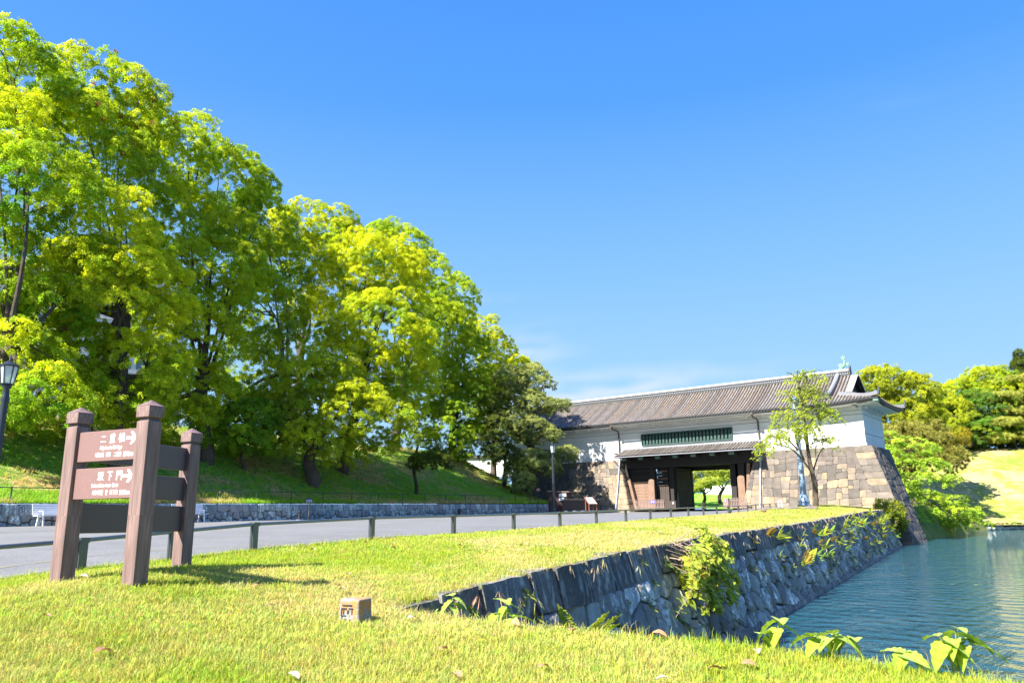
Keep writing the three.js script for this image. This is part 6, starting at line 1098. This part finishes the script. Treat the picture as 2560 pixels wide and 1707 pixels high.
{
  const r = Rng(2024), kinds = [tuft(16, .046, .0013, 1, .04), tuft(15, .034, .0014, 2, .045), tuft(13, .05, .002, 3, .05), tuft(12, .05, .0042, 4, .085)], M4 = kinds.map(() => []), C4 = kinds.map(() => []), q = new THREE.Quaternion(), e = new THREE.Euler();
  const put = (x, D, k, s) => {
    const p = fbm(x * .55 + 9, D * .35 + 3, 4, 0, 61), q2 = fbm(x * 1.7, D * 1.2, 3, 0, 62), straw = clamp((sstep(.46, .62, p) * .75 + sstep(.5, .7, q2) * .3) * mix(.5, 1, sstep(5.6, 8, D)) + .22 * sstep(9, 16, D) + .55 * sstep(1.3, .2, edgeX(D) - x) * sstep(7.6, 8.6, D) + r.in(-.2, .25));
    M4[k].push(new THREE.Matrix4().compose(V(x, lawnY(x, D) - .004, -D), q.setFromEuler(e.set(r.in(-.25, .25), r.in(0, 6.283), r.in(-.25, .25))).clone(), V(s, s * r.in(.6, 1.0) * mix(1.0, .75, straw), s)));
    C4[k].push(new THREE.Color().setRGB(mix(.33, .56, straw) * r.in(.75, 1.22), mix(.45, .52, straw) * r.in(.82, 1.15), mix(.02, .14, straw)));
  };
  const sow = (D0, D1, per, ks, s) => {
    for (let D = D0; D < D1; D += .25) { const l = Math.max(fenceX(D) - .1, -.74 * D - .6), rr = Math.min(edgeX(D) + .02, .74 * D + .6), n = Math.round((rr - l) * .25 * per); for (let i = 0; i < n; i++) { const x = r.in(l, rr), d = D + r() * .25, sparse = edgeX(d) - x; if (x > edgeX(d) - .02 || (D > 7.6 && sparse < .5 && r() < (.5 - sparse) * 1.7)) continue; put(x, d, r.pick(ks), s * r.in(.8, 1.2)); } }
  };
  sow(3.2, 5.6, 900, [0, 0, 1], 1.5); sow(5.6, 8.5, 700, [0, 1, 1, 2], 1.4); sow(8.5, 12, 400, [1, 2, 2], 1.25); sow(12, 17, 170, [2, 3], 1.1); sow(17, 30, 60, [3], 1.15); sow(30, 60, 22, [3], 1.5);
  // longer stalks along the edges and small broad-leaved weeds in the turf
  kinds.push(tuft(7, .105, .0013, 5, .05), leafSpray(7, .022, .032, .022, 9, .0)); M4.push([], []); C4.push([], []);
  for (let i = 0; i < 1700; i++) { const D = 3.6 + 12 * Math.pow(r(), 1.3), e0 = edgeX(D), x = r() < .35 ? e0 - .03 - .5 * r() ** 2 : r() < .3 ? fenceX(D) + .5 * r() ** 2 : r.in(Math.max(fenceX(D), -.74 * D - .6), Math.min(e0, .74 * D)); if (x < e0) put(x, D, 4, r.in(.9, 1.6)); }
  for (let i = 0; i < 2600; i++) { const D = 3.6 + 10 * Math.pow(r(), 1.3), x = r.in(Math.max(fenceX(D), -.74 * D - .6), Math.min(edgeX(D), .74 * D)); if (vnoise(x * 1.4, D * 1.4, 0, 14) < .5) continue; put(x, D, 5, r.in(.9, 1.7)); C4[5][C4[5].length - 1].setRGB(r.in(.2, .34), r.in(.38, .5), .04); }
  kinds.forEach((g, i) => instances('lawn_grass', g, M.grass, M4[i], C4[i], scene));
  scene.children.filter((o) => o.name === 'lawn_grass').forEach((o, i) => { o.name = i ? 'lawn_grass_' + String(i).padStart(3, '0') : o.name; });
  // tall rougher grass on the embankment and thin grass on the far slope
  const big = tuft(12, .3, .011, 7, .16), m = [], c = [];
  for (let i = 0; i < 26000; i++) {
    const a = r.in(-16, 52), b = Math.pow(r(), 1.5) * 15 + .35, [x, z] = bankAt(a, b), p = fbm(x * .35 + 20, z * .35 + 50, 4, 0, 44), dry = sstep(.44, .62, p); if (r() < dry * .65) continue;
    const s = r.in(.5, 1.1) * (b < 2.5 ? 1 : .8); m.push(new THREE.Matrix4().compose(V(x, bankY(x, z), z), q.setFromEuler(e.set(r.in(-.2, .2), r.in(0, 6.283), r.in(-.2, .2))).clone(), V(s, s, s))); c.push(new THREE.Color().setRGB(mix(.26, .56, dry) * r.in(.8, 1.2), mix(.48, .48, dry) * r.in(.85, 1.15), mix(.02, .12, dry)));
  }
  instances('slope_grass', big, M.grass, m, c, scene);
}
// leaf litter on the embankment
{
  const r = Rng(91), m = [], c = [], q = new THREE.Quaternion(), leafG = geoFrom([0, 0, -.07, .035, .012, 0, 0, .02, .07, -.035, .012, 0], [0, 1, 2, 0, 2, 3], [1, 1, 1, 1, 1, 1, 1, 1, 1, 1, 1, 1]);
  for (let i = 0; i < 16000; i++) { const [x, z] = bankAt(r.in(-16, 52), r.in(.3, 15)), p = fbm(x * .35 + 20, z * .35 + 50, 4, 0, 44); if (r() > .15 + sstep(.44, .6, p)) continue; m.push(new THREE.Matrix4().compose(V(x, bankY(x, z) + .03, z), q.setFromEuler(new THREE.Euler(r.in(-.5, .5), r.in(0, 6), r.in(-.5, .5))).clone(), V(1, 1, 1).multiplyScalar(r.in(.6, 1.3)))); c.push(new THREE.Color().setRGB(r.in(.35, .6), r.in(.26, .42), r.in(.12, .24))); }
  instances('leaf_litter', leafG, M.leaf, m, c, scene);
}
// single fallen leaves on the lawn
{
  const shape = (seed) => { const r = Rng(seed), g = new THREE.PlaneGeometry(1, 1, 6, 8), p = g.attributes.position, cu = r.in(.1, .5), tw = r.in(-.35, .35); for (let i = 0; i < p.count; i++) { const t = p.getY(i) + .5, w = Math.pow(Math.sin(Math.PI * clamp(t * .96 + .02)), .75) * .5, x = p.getX(i) * w * 2 * .52; p.setXYZ(i, x, Math.abs(x) * cu + .13 * Math.sin(t * 3.1 + tw) + .05 * (r() - .5) + tw * x * t, t - .5); } g.computeVertexNormals(); return g; };
  const G = [shape(1), shape(2), shape(3), shape(4)], r = Rng(404), proto = [];
  const spots = [[-1.95, 2.75], [-2.4, 4.4], [-3.5, 6.3], [-1.5, 2.35], [-.75, 2.15], [-.2, 2.2], [.1, 2.35], [.5, 2.2], [.72, 2.35], [.86, 2.42], [.95, 2.6], [.25, 3.0], [.0, 3.2], [-.5, 3.3], [-.28, 2.55], [.62, 2.9], [-1.2, 3.9], [-1.0, 4.6], [-1.7, 5.2], [-2.4, 5.6], [-1.3, 6.2], [-.9, 7.2], [-2.1, 8.2], [-.6, 8.8], [.4, 9.4], [1.0, 10.4], [-2.0, 10.6], [-1.5, 9.7], [1.6, 12], [2.6, 14]];
  spots.forEach(([x0, D0], i) => {
    const m = D0 < 5 ? 1.72 : D0 < 9 ? 1.45 : 1.25, x = Math.min(x0 * m, edgeX(D0 * m + (D0 < 3.5 ? 1.0 : 0)) - .12), D = D0 * m + (D0 < 3.5 ? 1.0 : 0);
    const pale = i % 3 === 1, k = pale ? 1 : 0, pos = [x, lawnY(x, D) + .045, -D], s = r.in(.08, .13) * (D > 11 ? 1.1 : 1);
    let o; if (!proto[k]) { o = proto[k] = new THREE.Mesh(G[k], pale ? M.deadPale : M.deadLeaf); o.name = numbered('fallen_leaf'); scene.add(o); tag(o, pale ? 'pale dry curled leaf fallen on the front lawn' : 'brown dry curled leaf fallen on the front lawn', 'fallen leaf', pale ? 'pale fallen leaves on the front lawn' : 'brown fallen leaves on the front lawn'); o.position.set(...pos); }
    else { o = dup(proto[k], pos); o.geometry = G[i % 4]; }
    o.rotation.set(r.in(-.35, .35), r.in(0, 6.28), r.in(-.35, .35)); o.scale.setScalar(s);
  });
}
renderer.render(scene, camera);
